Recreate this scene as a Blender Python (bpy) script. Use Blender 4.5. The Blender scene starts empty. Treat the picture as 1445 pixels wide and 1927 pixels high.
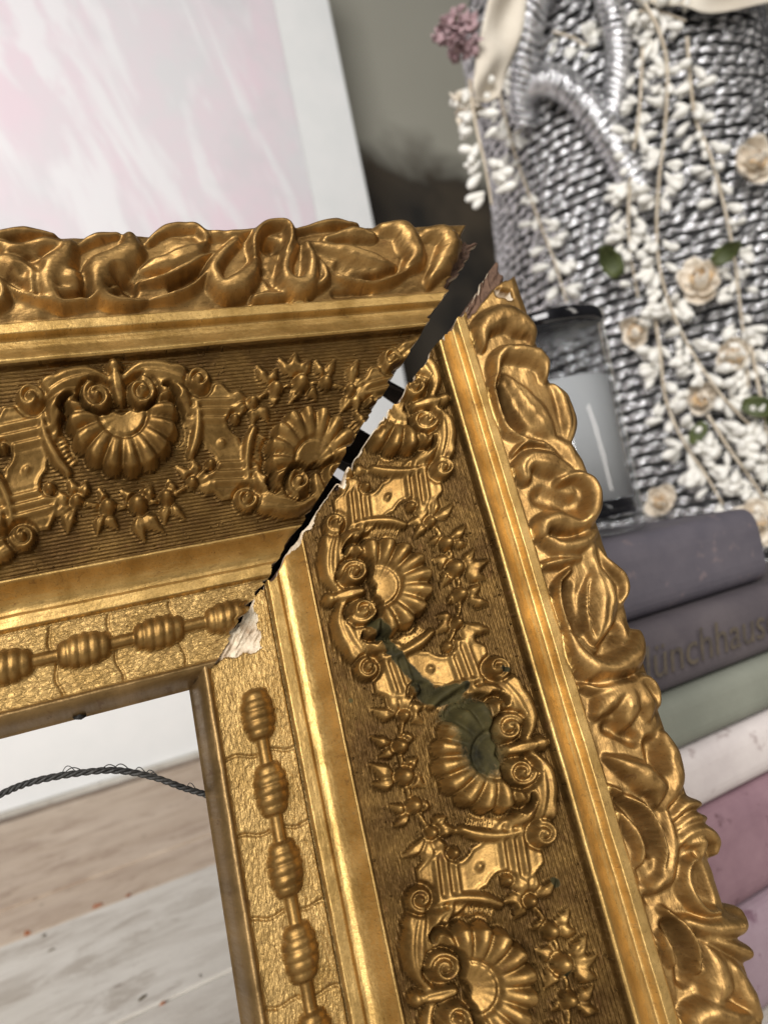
import bpy, math, random
import numpy as np
from mathutils import Vector, Matrix

rng = np.random.default_rng(7)
random.seed(7)
SC = bpy.context.scene
COL = SC.collection

# ------------------------------------------------------------------ camera
# calibrated from the photograph's vanishing points (pixels of the 1445 x 1927 photo)
F_PX = 1441.78
W = np.array([[0.861493, -0.15489, 0.48357], [-0.468419, 0.125169, 0.874595], [-0.195994, -0.97997, 0.035279]])
CAM = np.array([0.0, 0.0, 0.26])
RM = np.array([[0.907724, -0.288023, 0.30509], [-0.172008, -0.918699, -0.355537], [0.382688, 0.270251, -0.883467]])
TV = np.array([-0.049868, 0.044569, 0.202645])
DE = 0.065563                                   # opening angle of the broken mitre

cd = bpy.data.cameras.new('camera')
cam = bpy.data.objects.new('camera', cd); COL.objects.link(cam)
cd.sensor_fit = 'AUTO'; cd.sensor_width = 36.0
cd.lens = F_PX / 1927.0 * 36.0
cd.clip_start = 0.01; cd.clip_end = 60
mw = Matrix.Identity(4)
xr, yd, zf = W[:, 0], W[:, 1], W[:, 2]
for i in range(3):
    mw[i][0] = xr[i]; mw[i][1] = -yd[i]; mw[i][2] = -zf[i]; mw[i][3] = CAM[i]
cam.matrix_world = mw
cd.dof.use_dof = True; cd.dof.focus_distance = 0.205; cd.dof.aperture_fstop = 14
SC.camera = cam

# ------------------------------------------------------------------ light
wd = bpy.data.worlds.new('World'); SC.world = wd; wd.use_nodes = True
bg = wd.node_tree.nodes['Background']
bg.inputs[0].default_value = (0.86, 0.86, 0.88, 1); bg.inputs[1].default_value = 0.06
def area(name, loc, aim, sx, sy, power, col):
    l = bpy.data.lights.new(name, 'AREA'); l.shape = 'RECTANGLE'; l.size = sx; l.size_y = sy
    l.energy = power; l.color = col
    o = bpy.data.objects.new(name, l); COL.objects.link(o)
    o.location = loc
    o.rotation_euler = (Vector(aim) - Vector(loc)).to_track_quat('-Z', 'Y').to_euler()
    return o
area('window_light', (-0.95, -0.95, 1.15), (0.2, 0.5, 0.25), 0.9, 1.7, 66, (1.0, 0.97, 0.94))
area('glint_fill', (0.95, -1.3, 1.0), (0.3, 0.5, 0.25), 0.3, 1.6, 9, (1.0, 0.93, 0.85))  # added fill for the jar streak and glints, stands for no real lamp
SC.view_settings.view_transform = 'Standard'; SC.view_settings.look = 'None'
SC.view_settings.gamma = 1.0; SC.view_settings.exposure = 0.0
SC.view_settings.use_curve_mapping = False
SC.render.engine = 'CYCLES'
SC.cycles.use_denoising = True
SC.cycles.max_bounces = 6; SC.cycles.transparent_max_bounces = 6
SC.cycles.caustics_reflective = False; SC.cycles.caustics_refractive = False

# ------------------------------------------------------------------ pixel rays
def ray(px, py):
    return W @ np.array([(px - 722.5) / F_PX, (py - 963.5) / F_PX, 1.0])
def onz(px, py, z):
    d = ray(px, py); return CAM + d * (z - CAM[2]) / d[2]
def ony(px, py, y):
    d = ray(px, py); return CAM + d * y / d[1]
def frame_world(P):                              # frame metres (x right, y up, h toward viewer) -> world
    return (P @ RM.T + TV) @ W.T + CAM
def frame_plane(px, py, h):                      # pixel -> frame point at height h
    d = np.array([(px - 722.5) / F_PX, (py - 963.5) / F_PX, 1.0])
    o = -RM.T @ TV; dd = RM.T @ d
    return o + dd * (h - o[2]) / dd[2]

# ------------------------------------------------------------------ helpers
def root_loc(parent):
    L = np.zeros(3)
    while parent is not None:
        L = L + np.array(parent.location); parent = parent.parent
    return L
def add(name, V, Fc, mat, parent=None, smooth=True, normals=None, uv=None, attr=None):
    V = np.asarray(V, dtype=np.float64) - root_loc(parent)
    me = bpy.data.meshes.new(name)
    if isinstance(Fc, np.ndarray):
        n, k = Fc.shape
        me.vertices.add(len(V)); me.vertices.foreach_set('co', V.astype(np.float32).ravel())
        me.loops.add(n * k); me.loops.foreach_set('vertex_index', Fc.astype(np.int32).ravel())
        me.polygons.add(n); me.polygons.foreach_set('loop_start', (np.arange(n) * k).astype(np.int32))
        me.update(calc_edges=True)
        loops = Fc.ravel()
    else:
        me.from_pydata([tuple(v) for v in V], [], [tuple(int(i) for i in f) for f in Fc]); me.update()
        loops = np.array([i for f in Fc for i in f])
    if smooth:
        me.polygons.foreach_set('use_smooth', np.ones(len(me.polygons), dtype=bool))
    if uv is not None:
        ul = me.uv_layers.new(name='rail'); ul.data.foreach_set('uv', np.asarray(uv)[loops].astype(np.float32).ravel())
    if attr is not None:
        for k_, a in attr.items():
            at = me.attributes.new(k_, 'FLOAT', 'POINT'); at.data.foreach_set('value', np.asarray(a, dtype=np.float32))
    if normals is not None:
        me.normals_split_custom_set_from_vertices(normals.tolist())
    me.materials.append(mat)
    o = bpy.data.objects.new(name, me); COL.objects.link(o); o.parent = parent
    return o
def inst(name, me, M, parent):
    o = bpy.data.objects.new(name, me); COL.objects.link(o); o.parent = parent
    L = Vector(root_loc(parent))
    M = M.copy(); M.translation = M.translation - L
    o.matrix_local = M
    return o
def thing(name, loc, label, cat, group=None):
    o = bpy.data.objects.new(name, None); COL.objects.link(o); o.location = tuple(float(c) for c in loc)
    o.empty_display_size = 0.01
    tag(o, label, cat, group); return o
def tag(o, label, cat, group=None):
    o['label'] = label; o['category'] = cat
    if group: o['group'] = group
    return o
def struct(o):
    o['kind'] = 'structure'; return o
def box(x0, x1, y0, y1, z0, z1):
    V = [(x, y, z) for x in (x0, x1) for y in (y0, y1) for z in (z0, z1)]
    Fc = [(0, 1, 3, 2), (4, 6, 7, 5), (0, 4, 5, 1), (2, 3, 7, 6), (0, 2, 6, 4), (1, 5, 7, 3)]
    return np.array(V), Fc
def bevel(o, w, seg=2):
    m = o.modifiers.new('bevel', 'BEVEL'); m.width = w; m.segments = seg; m.limit_method = 'ANGLE'
    return o
def cr(pts, n):                                   # Catmull-Rom resample
    P = np.asarray(pts, float)
    if len(P) == 2:
        t = np.linspace(0, 1, n)[:, None]; return P[0] * (1 - t) + P[1] * t
    Q = np.vstack([2 * P[0] - P[1], P, 2 * P[-1] - P[-2]])
    out = []
    ts = np.linspace(0, len(P) - 1 - 1e-9, n)
    for t in ts:
        i = int(t); x = t - i
        a, b, c, d = Q[i], Q[i + 1], Q[i + 2], Q[i + 3]
        out.append(.5 * ((2 * b) + (c - a) * x + (2 * a - 5 * b + 4 * c - d) * x * x + (3 * b - a - 3 * c + d) * x ** 3))
    return np.array(out)
def tube(path, rad, seg=8, twist=None, lobes=0, amp=0.0, cap=True):
    P = np.asarray(path, float); n = len(P); rad = np.broadcast_to(np.asarray(rad, float), (n,))
    T = np.gradient(P, axis=0); T /= np.linalg.norm(T, axis=1)[:, None] + 1e-12
    N = np.zeros_like(P); a = np.array([0.31, 0.2, 0.93])
    if abs(T[0] @ a) > .95: a = np.array([1., 0, 0])
    N[0] = a - T[0] * (a @ T[0]); N[0] /= np.linalg.norm(N[0])
    for i in range(1, n):
        v = N[i - 1] - T[i] * (N[i - 1] @ T[i]); N[i] = v / (np.linalg.norm(v) + 1e-12)
    B = np.cross(T, N)
    ph = np.linspace(0, 2 * np.pi, seg, endpoint=False)
    s = np.concatenate([[0], np.cumsum(np.linalg.norm(np.diff(P, axis=0), axis=1))])
    R = np.repeat(rad[:, None], seg, 1)
    if lobes: R = R * (1 + amp * np.cos(lobes * ph[None, :] + (twist or 0) * s[:, None]))
    V = P[:, None, :] + R[..., None] * (np.cos(ph)[None, :, None] * N[:, None, :] + np.sin(ph)[None, :, None] * B[:, None, :])
    V = V.reshape(-1, 3); Fc = []
    for i in range(n - 1):
        for j in range(seg):
            k = (j + 1) % seg
            Fc.append((i * seg + j, i * seg + k, (i + 1) * seg + k, (i + 1) * seg + j))
    if cap:
        Fc.append(tuple(range(seg))[::-1]); Fc.append(tuple((n - 1) * seg + j for j in range(seg)))
    return V, Fc
def lathe(prof, c, seg=48):
    prof = np.asarray(prof, float); n = len(prof); ph = np.linspace(0, 2 * np.pi, seg, endpoint=False)
    V = np.stack([c[0] + prof[:, 0][:, None] * np.cos(ph), c[1] + prof[:, 0][:, None] * np.sin(ph), c[2] + np.repeat(prof[:, 1][:, None], seg, 1)], -1).reshape(-1, 3)
    Fc = []
    for i in range(n - 1):
        for j in range(seg):
            k = (j + 1) % seg
            Fc.append((i * seg + j, i * seg + k, (i + 1) * seg + k, (i + 1) * seg + j))
    return V, Fc
def smooth_noise(shape, cells, seed):
    g = np.random.default_rng(seed).normal(size=(cells[0] + 2, cells[1] + 2))
    x = np.linspace(0, cells[0], shape[0]); y = np.linspace(0, cells[1], shape[1])
    i = x.astype(int); j = y.astype(int); fx = x - i; fy = y - j
    fx = fx * fx * (3 - 2 * fx); fy = fy * fy * (3 - 2 * fy)
    i = np.minimum(i, cells[0]); j = np.minimum(j, cells[1])
    a = g[np.ix_(i, j)]; b = g[np.ix_(i + 1, j)]; c = g[np.ix_(i, j + 1)]; d = g[np.ix_(i + 1, j + 1)]
    return (a * (1 - fx)[:, None] + b * fx[:, None]) * (1 - fy)[None] + (c * (1 - fx)[:, None] + d * fx[:, None]) * fy[None]

# ------------------------------------------------------------------ materials
def mat_new(name):
    m = bpy.data.materials.new(name); m.use_nodes = True
    nt = m.node_tree
    return m, nt, nt.nodes['Principled BSDF']
def N(nt, typ, **kw):
    n = nt.nodes.new(typ)
    for k, v in kw.items():
        if k.startswith('i_'): n.inputs[int(k[2:])].default_value = v
        else: setattr(n, k, v)
    return n
def mixc(nt, fac, a, b, blend='MIX'):
    n = nt.nodes.new('ShaderNodeMix'); n.data_type = 'RGBA'; n.blend_type = blend
    for sock, val in ((n.inputs[0], fac), (n.inputs[6], a), (n.inputs[7], b)):
        if hasattr(val, 'is_linked') or hasattr(val, 'links'): nt.links.new(val, sock)
        elif isinstance(val, (int, float)): sock.default_value = val
        else: sock.default_value = (*val, 1) if len(val) == 3 else val
    return n.outputs[2]
def ramp(nt, src, stops):
    r = nt.nodes.new('ShaderNodeValToRGB'); e = r.color_ramp.elements
    while len(e) < len(stops): e.new(0.5)
    for el, (p, c) in zip(e, stops):
        el.position = p; el.color = (*c, 1) if not isinstance(c, (int, float)) else (c, c, c, 1)
    nt.links.new(src, r.inputs[0]); return r.outputs[0]
def noise(nt, vec, scale, detail=4, rough=.55, dist=0.0):
    n = nt.nodes.new('ShaderNodeTexNoise'); n.inputs['Scale'].default_value = scale; n.inputs['Detail'].default_value = detail
    n.inputs['Roughness'].default_value = rough; n.inputs['Distortion'].default_value = dist
    if vec is not None: nt.links.new(vec, n.inputs['Vector'])
    return n.outputs[0]
def mapping(nt, vec, scale=(1, 1, 1), rot=(0, 0, 0)):
    n = nt.nodes.new('ShaderNodeMapping'); n.inputs['Scale'].default_value = scale; n.inputs['Rotation'].default_value = rot
    nt.links.new(vec, n.inputs['Vector']); return n.outputs[0]
def math_(nt, op, a, b=None):
    n = nt.nodes.new('ShaderNodeMath'); n.operation = op
    for i, v in enumerate((a, b)):
        if v is None: continue
        if isinstance(v, (int, float)): n.inputs[i].default_value = v
        else: nt.links.new(v, n.inputs[i])
    return n.outputs[0]
def bump(nt, h, strength, dist, prev=None):
    n = nt.nodes.new('ShaderNodeBump'); n.inputs['Strength'].default_value = strength; n.inputs['Distance'].default_value = dist
    nt.links.new(h, n.inputs['Height'])
    if prev is not None: nt.links.new(prev, n.inputs['Normal'])
    return n.outputs[0]

def gold(name, c0, c1, rough0, rough1, metal=.85, kind='plain'):
    m, nt, b = mat_new(name)
    uvn = N(nt, 'ShaderNodeUVMap', uv_map='rail').outputs[0]           # u, v in centimetres
    big = noise(nt, uvn, 0.9, 5, .6, .4); fine = noise(nt, uvn, 9, 4, .65)
    f1 = ramp(nt, big, [(.34, 0.0), (.66, 1.0)])
    col = mixc(nt, f1, c0, c1)
    worn = ramp(nt, fine, [(.60, 0.0), (.74, 1.0)])
    col = mixc(nt, math_(nt, 'MULTIPLY', worn, .55), col, (.16, .085, .03))
    bole = ramp(nt, noise(nt, mapping(nt, uvn, (1, 1.7, 1)), 2.3, 5, .7, .6), [(.60, 0.0), (.68, 1.0)])
    col = mixc(nt, math_(nt, 'MULTIPLY', bole, .5), col, (.115, .050, .018))
    spk = noise(nt, uvn, 26, 2, .5)
    col = mixc(nt, math_(nt, 'MULTIPLY', ramp(nt, spk, [(.66, 0.0), (.70, 1.0)]), .7), col, (.09, .05, .02))
    at = N(nt, 'ShaderNodeAttribute', attribute_name='stain').outputs['Fac']
    stain = ramp(nt, math_(nt, 'ADD', at, math_(nt, 'MULTIPLY', math_(nt, 'SUBTRACT', fine, .5), .5)), [(.35, 0.0), (.6, 1.0)])
    col = mixc(nt, stain, col, mixc(nt, f1, (.010, .009, .004), (.060, .048, .016)))
    nt.links.new(col, b.inputs['Base Color'])
    met = math_(nt, 'MULTIPLY', math_(nt, 'SUBTRACT', 1.0, math_(nt, 'MAXIMUM', stain, math_(nt, 'MULTIPLY', worn, .4))), metal)
    nt.links.new(met, b.inputs['Metallic'])
    r = nt.nodes.new('ShaderNodeMapRange'); nt.links.new(fine, r.inputs[0]); r.inputs[1].default_value = .3; r.inputs[2].default_value = .7
    r.inputs[3].default_value = rough0 + .03; r.inputs[4].default_value = rough1 + .04
    nt.links.new(math_(nt, 'ADD', r.outputs[0], math_(nt, 'ADD', math_(nt, 'MULTIPLY', stain, .28), math_(nt, 'MULTIPLY', bole, .10))), b.inputs['Roughness'])
    nt.links.new(math_(nt, 'SUBTRACT', .5, math_(nt, 'MULTIPLY', stain, .38)), b.inputs['Specular IOR Level'])
    nb = bump(nt, fine, .25, .0004)
    if kind == 'lines':                                             # fine ripple lines pressed along the rail
        sep = N(nt, 'ShaderNodeSeparateXYZ'); nt.links.new(uvn, sep.inputs[0])
        wob = noise(nt, mapping(nt, uvn, (.6, 3, 1)), 1.2, 2)
        y = math_(nt, 'ADD', math_(nt, 'MULTIPLY', sep.outputs[1], 2 * math.pi / .085), math_(nt, 'MULTIPLY', wob, 2.5))
        w = math_(nt, 'SINE', y)
        brk = ramp(nt, noise(nt, mapping(nt, uvn, (2, 12, 1)), 2.2, 2), [(.35, .25), (.6, 1.0)])
        nb = bump(nt, math_(nt, 'MULTIPLY', w, brk), .9, .00016, nb)
        vo = nt.nodes.new('ShaderNodeTexVoronoi'); vo.inputs['Scale'].default_value = 5.5; nt.links.new(uvn, vo.inputs['Vector'])
        dot = ramp(nt, vo.outputs['Distance'], [(.10, 1.0), (.20, 0.0)])
        keep = ramp(nt, noise(nt, uvn, 1.7, 1), [(.5, 0.0), (.56, 1.0)])
        nb = bump(nt, math_(nt, 'MULTIPLY', dot, keep), .9, .0006, nb)
    elif kind == 'hammered':
        h1 = noise(nt, mapping(nt, uvn, (1.0, 2.6, 1)), 4.2, 3, .55, .6)
        nb = bump(nt, h1, .65, .0014, nb)
        vo = nt.nodes.new('ShaderNodeTexVoronoi'); vo.inputs['Scale'].default_value = 6; nt.links.new(mapping(nt, uvn, (.6, 1.2, 1)), vo.inputs['Vector'])
        pit = ramp(nt, vo.outputs['Distance'], [(.05, 0.0), (.18, 1.0)])
        nb = bump(nt, pit, .5, .0005, nb)
    elif kind == 'plain':
        h1 = noise(nt, mapping(nt, uvn, (.5, 2, 1)), 2.0, 3)
        nb = bump(nt, h1, .35, .0010, nb)
    nt.links.new(nb, b.inputs['Normal'])
    return m

M = {}
M['gold_band'] = gold('gold_leaf_carved', (0.189, 0.106, 0.033), (0.364, 0.221, 0.077), .36, .54, .88, 'plain')
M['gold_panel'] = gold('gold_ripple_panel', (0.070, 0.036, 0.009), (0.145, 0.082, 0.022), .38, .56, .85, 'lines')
M['gold_orn'] = gold('gold_ornament', (0.150, 0.082, 0.022), (0.291, 0.173, 0.054), .35, .50, .88, 'fine')
M['gold_strip'] = gold('gold_hammered', (0.279, 0.171, 0.052), (0.434, 0.286, 0.107), .36, .54, .82, 'hammered')
M['gold_plain'] = gold('gold_burnished', (0.330, 0.201, 0.058), (0.543, 0.355, 0.127), .33, .50, .84, 'plain')
M['gold_sight'] = gold('gold_sight_edge', (0.145, 0.088, 0.031), (0.262, 0.166, 0.067), .32, .48, .8, 'plain')

def simple(name, c0, c1, scale=40, rough=.7, metal=0.0, bscale=None, bstr=.4, bdist=.001, stretch=(1, 1, 1), lo=.35, hi=.65, detail=4, coat=0):
    m, nt, b = mat_new(name)
    tc = N(nt, 'ShaderNodeTexCoord').outputs['Object']
    v = mapping(nt, tc, stretch)
    f = noise(nt, v, scale, detail, .6)
    nt.links.new(mixc(nt, ramp(nt, f, [(lo, 0.0), (hi, 1.0)]), c0, c1), b.inputs['Base Color'])
    b.inputs['Roughness'].default_value = rough; b.inputs['Metallic'].default_value = metal
    b.inputs['Coat Weight'].default_value = coat
    f2 = noise(nt, v, bscale or scale * 3, 4, .6)
    nt.links.new(bump(nt, f2, bstr, bdist), b.inputs['Normal'])
    return m
M['wood_raw'] = simple('raw_mitre_wood', (.055, .028, .016), (.13, .07, .04), 220, .85, stretch=(1, 1, .3), bscale=700, bstr=.8, bdist=.0012)
M['gesso'] = simple('bare_gesso', (.33, .23, .14), (.66, .57, .43), 190, .85, bscale=300, bstr=.9, bdist=.0015)
M['wire'] = simple('black_wire', (.006, .006, .006), (.03, .028, .025), 300, .55, .2)

# ------------------------------------------------------------------ setting: table, wall
def plank_mat(name, a, b_, stain_c, amt):
    m, nt, b = mat_new(name)
    tc = N(nt, 'ShaderNodeTexCoord').outputs['Object']
    g = noise(nt, mapping(nt, tc, (2.4, 9, 8)), 3.6, 8, .72, .6)
    gl = noise(nt, mapping(nt, tc, (1, 2, 1)), 7, 6, .7)
    col = mixc(nt, ramp(nt, gl, [(.35, 0.0), (.65, 1.0)]), a, b_)
    col = mixc(nt, math_(nt, 'MULTIPLY', ramp(nt, g, [(.46, 0.0), (.66, 1.0)]), amt), col, stain_c)
    ch = noise(nt, mapping(nt, tc, (1, 1.9, 1)), 13, 9, .72, .3)
    col = mixc(nt, math_(nt, 'MULTIPLY', ramp(nt, ch, [(.53, 0.0), (.60, 1.0)]), .65), col, stain_c)
    sp = noise(nt, tc, 55, 3, .5)
    col = mixc(nt, math_(nt, 'MULTIPLY', ramp(nt, sp, [(.68, 0.0), (.74, 1.0)]), .6), col, (.16, .10, .065))
    nt.links.new(col, b.inputs['Base Color']); b.inputs['Roughness'].default_value = .6
    nt.links.new(bump(nt, ch, .6, .003, bump(nt, g, .5, .002)), b.inputs['Normal'])
    return m
M['plank_white'] = plank_mat('whitewashed_plank', (.61, .575, .51), (.71, .675, .61), (.38, .33, .27), .7)
M['plank_beige'] = plank_mat('bare_beige_plank', (.47, .36, .26), (.60, .49, .38), (.32, .22, .15), .6)
M['plank_brown'] = plank_mat('dark_brown_plank', (.16, .105, .065), (.30, .21, .14), (.07, .04, .025), .8)  # dark brown strip between the beige and far white planks, also the under-board
tv, tf = box(-1.2, 1.9, -0.25, 1.42, -0.06, -0.022)
table = struct(add('table_top', tv, tf, M['plank_brown'], smooth=False))
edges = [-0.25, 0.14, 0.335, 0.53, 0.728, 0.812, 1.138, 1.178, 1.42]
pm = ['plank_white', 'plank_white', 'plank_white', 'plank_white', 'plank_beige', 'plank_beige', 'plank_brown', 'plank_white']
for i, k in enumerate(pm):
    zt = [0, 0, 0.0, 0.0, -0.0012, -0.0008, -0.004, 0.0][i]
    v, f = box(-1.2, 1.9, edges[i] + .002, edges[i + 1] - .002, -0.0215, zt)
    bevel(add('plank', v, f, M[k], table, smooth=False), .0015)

def wall_mat():
    m, nt, b = mat_new('old_plaster')
    tc = N(nt, 'ShaderNodeTexCoord').outputs['Object']
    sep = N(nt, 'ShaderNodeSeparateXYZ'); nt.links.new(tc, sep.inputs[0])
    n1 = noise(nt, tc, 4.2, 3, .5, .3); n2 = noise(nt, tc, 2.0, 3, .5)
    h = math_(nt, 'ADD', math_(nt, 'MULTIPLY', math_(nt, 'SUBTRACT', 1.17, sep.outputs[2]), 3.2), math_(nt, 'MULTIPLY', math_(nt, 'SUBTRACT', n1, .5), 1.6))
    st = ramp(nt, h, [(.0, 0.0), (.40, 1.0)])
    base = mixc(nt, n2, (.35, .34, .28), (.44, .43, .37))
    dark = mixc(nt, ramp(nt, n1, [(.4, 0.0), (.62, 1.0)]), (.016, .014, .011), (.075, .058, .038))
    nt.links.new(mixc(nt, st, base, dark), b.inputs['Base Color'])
    b.inputs['Roughness'].default_value = .65
    nt.links.new(bump(nt, n1, .3, .01), b.inputs['Normal'])
    return m
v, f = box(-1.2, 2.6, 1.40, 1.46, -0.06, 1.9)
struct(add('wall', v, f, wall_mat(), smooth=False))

# ------------------------------------------------------------------ painting
def paint_mat():
    m, nt, b = mat_new('pale_abstract_paint')
    tc = N(nt, 'ShaderNodeTexCoord').outputs['Object']
    rot = mapping(nt, tc, (1, 1, 1), (0, math.radians(14), 0))
    st = noise(nt, mapping(nt, rot, (5, 1, 1.0)), 2.4, 5, .6, .5)
    bl = noise(nt, tc, 3.4, 5, .65, .4); bl2 = noise(nt, tc, 7, 4, .6)
    col = mixc(nt, ramp(nt, bl, [(.40, 0.0), (.62, 1.0)]), (.75, .745, .77), (.83, .70, .765))
    col = mixc(nt, math_(nt, 'MULTIPLY', ramp(nt, st, [(.50, 0.0), (.58, 1.0)]), .8), col, (.86, .86, .88))
    col = mixc(nt, math_(nt, 'MULTIPLY', ramp(nt, bl2, [(.55, 0.0), (.68, 1.0)]), .5), col, (.68, .69, .71))
    nt.links.new(col, b.inputs['Base Color']); b.inputs['Roughness'].default_value = .6
    nt.links.new(bump(nt, st, .3, .004), b.inputs['Normal'])
    return m
M['canvas'] = simple('white_canvas', (.83, .85, .85), (.88, .89, .89), 12, .7, bscale=500, bstr=.2, bdist=.0008)
pt = thing('painting', (0.2, 1.2, 0), 'large pale abstract painting with white border leaning on the wall', 'painting')
v, f = box(-0.45, 0.759, 1.192, 1.215, 0.0, 1.45)
bevel(add('canvas', v, f, M['canvas'], pt, smooth=False), .003)
v, f = box(-0.36, 0.641, 1.1895, 1.1925, 0.30, 1.38)
bevel(add('painted_field', v, f, paint_mat(), pt, smooth=False), .001)

# ------------------------------------------------------------------ the gilded frame
PROFILE_V = np.array([-1.2, -.3, 0, .35, .9, 1.7, 2.5, 3.1, 3.45, 3.8, 4.3, 13, 22.1, 22.35, 22.7, 22.95, 23.2, 26.2, 26.5, 26.9,
                      28.0, 29.2, 30.4, 31.4, 32.3, 33.0, 33.4, 33.75, 34.1, 57, 79.6, 80.0, 80.5, 81.4, 82.6, 84, 85.6, 87.2, 88.2, 88.5, 88.75, 91.6, 91.95, 92.3, 93.2,
                      96, 101, 106, 110.5, 113.5, 115.6, 116.5, 117.3, 123])
PROFILE_H = np.array([-7, -5, -.8, 1.0, 2.6, 3.8, 4.4, 4.35, 3.9, 3.0, 2.8, 2.9, 2.9, 1.3, 1.2, 3.2, 3.5, 3.6, 3.1, 2.4,
                      2.5, 3.1, 4.3, 5.8, 7.7, 9.7, 10.9, 10.2, 9.9, 20.6, 30.2, 32.5, 33.5, 33.3, 32.4, 31.1, 30.2, 29.9, 30.0, 31.6, 32.4, 32.6, 32.0, 30.9, 31.2,
                      32.6, 34.4, 35.8, 36.4, 35.6, 33.2, 27, 8, -7])
def base_h(v): return np.interp(v, PROFILE_V, PROFILE_H)
def panel_h(v): return 9.9 + (v - 34.1) * (30.2 - 9.9) / 45.5
BR_V = np.array([90, 93, 97, 103, 108, 112, 116, 119]); BR_H = np.array([31, 31.2, 32.2, 33.6, 34.4, 34.6, 33.0, 29])
def band_ref(v): return np.interp(v, BR_V, BR_H)
def crest_h(v):
    return np.interp(v, [0, 33, 34, 80, 88.5, 92, 95, 100, 106, 112, 118], [3, 10, 11, 32, 32, 33, 35.5, 37.5, 38.5, 36.5, 33])
def uv_of(px, py, rail, crest=True):              # pixel -> rail coordinates (mm along, mm across)
    h = 20.0; o = -RM.T @ TV; d = RM.T @ np.array([(px - 722.5) / F_PX, (py - 963.5) / F_PX, 1.0])
    for _ in range(60):
        P = o + d * (h / 1000 - o[2]) / d[2]
        if rail == 'T': u, v = -P[0] * 1000, P[1] * 1000
        else:
            c, s = math.cos(DE), math.sin(DE)
            u, v = -(s * P[0] + c * P[1]) * 1000, (c * P[0] - s * P[1]) * 1000
        h = .5 * h + .5 * (crest_h(v) if crest else base_h(v))
    return u, v

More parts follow.
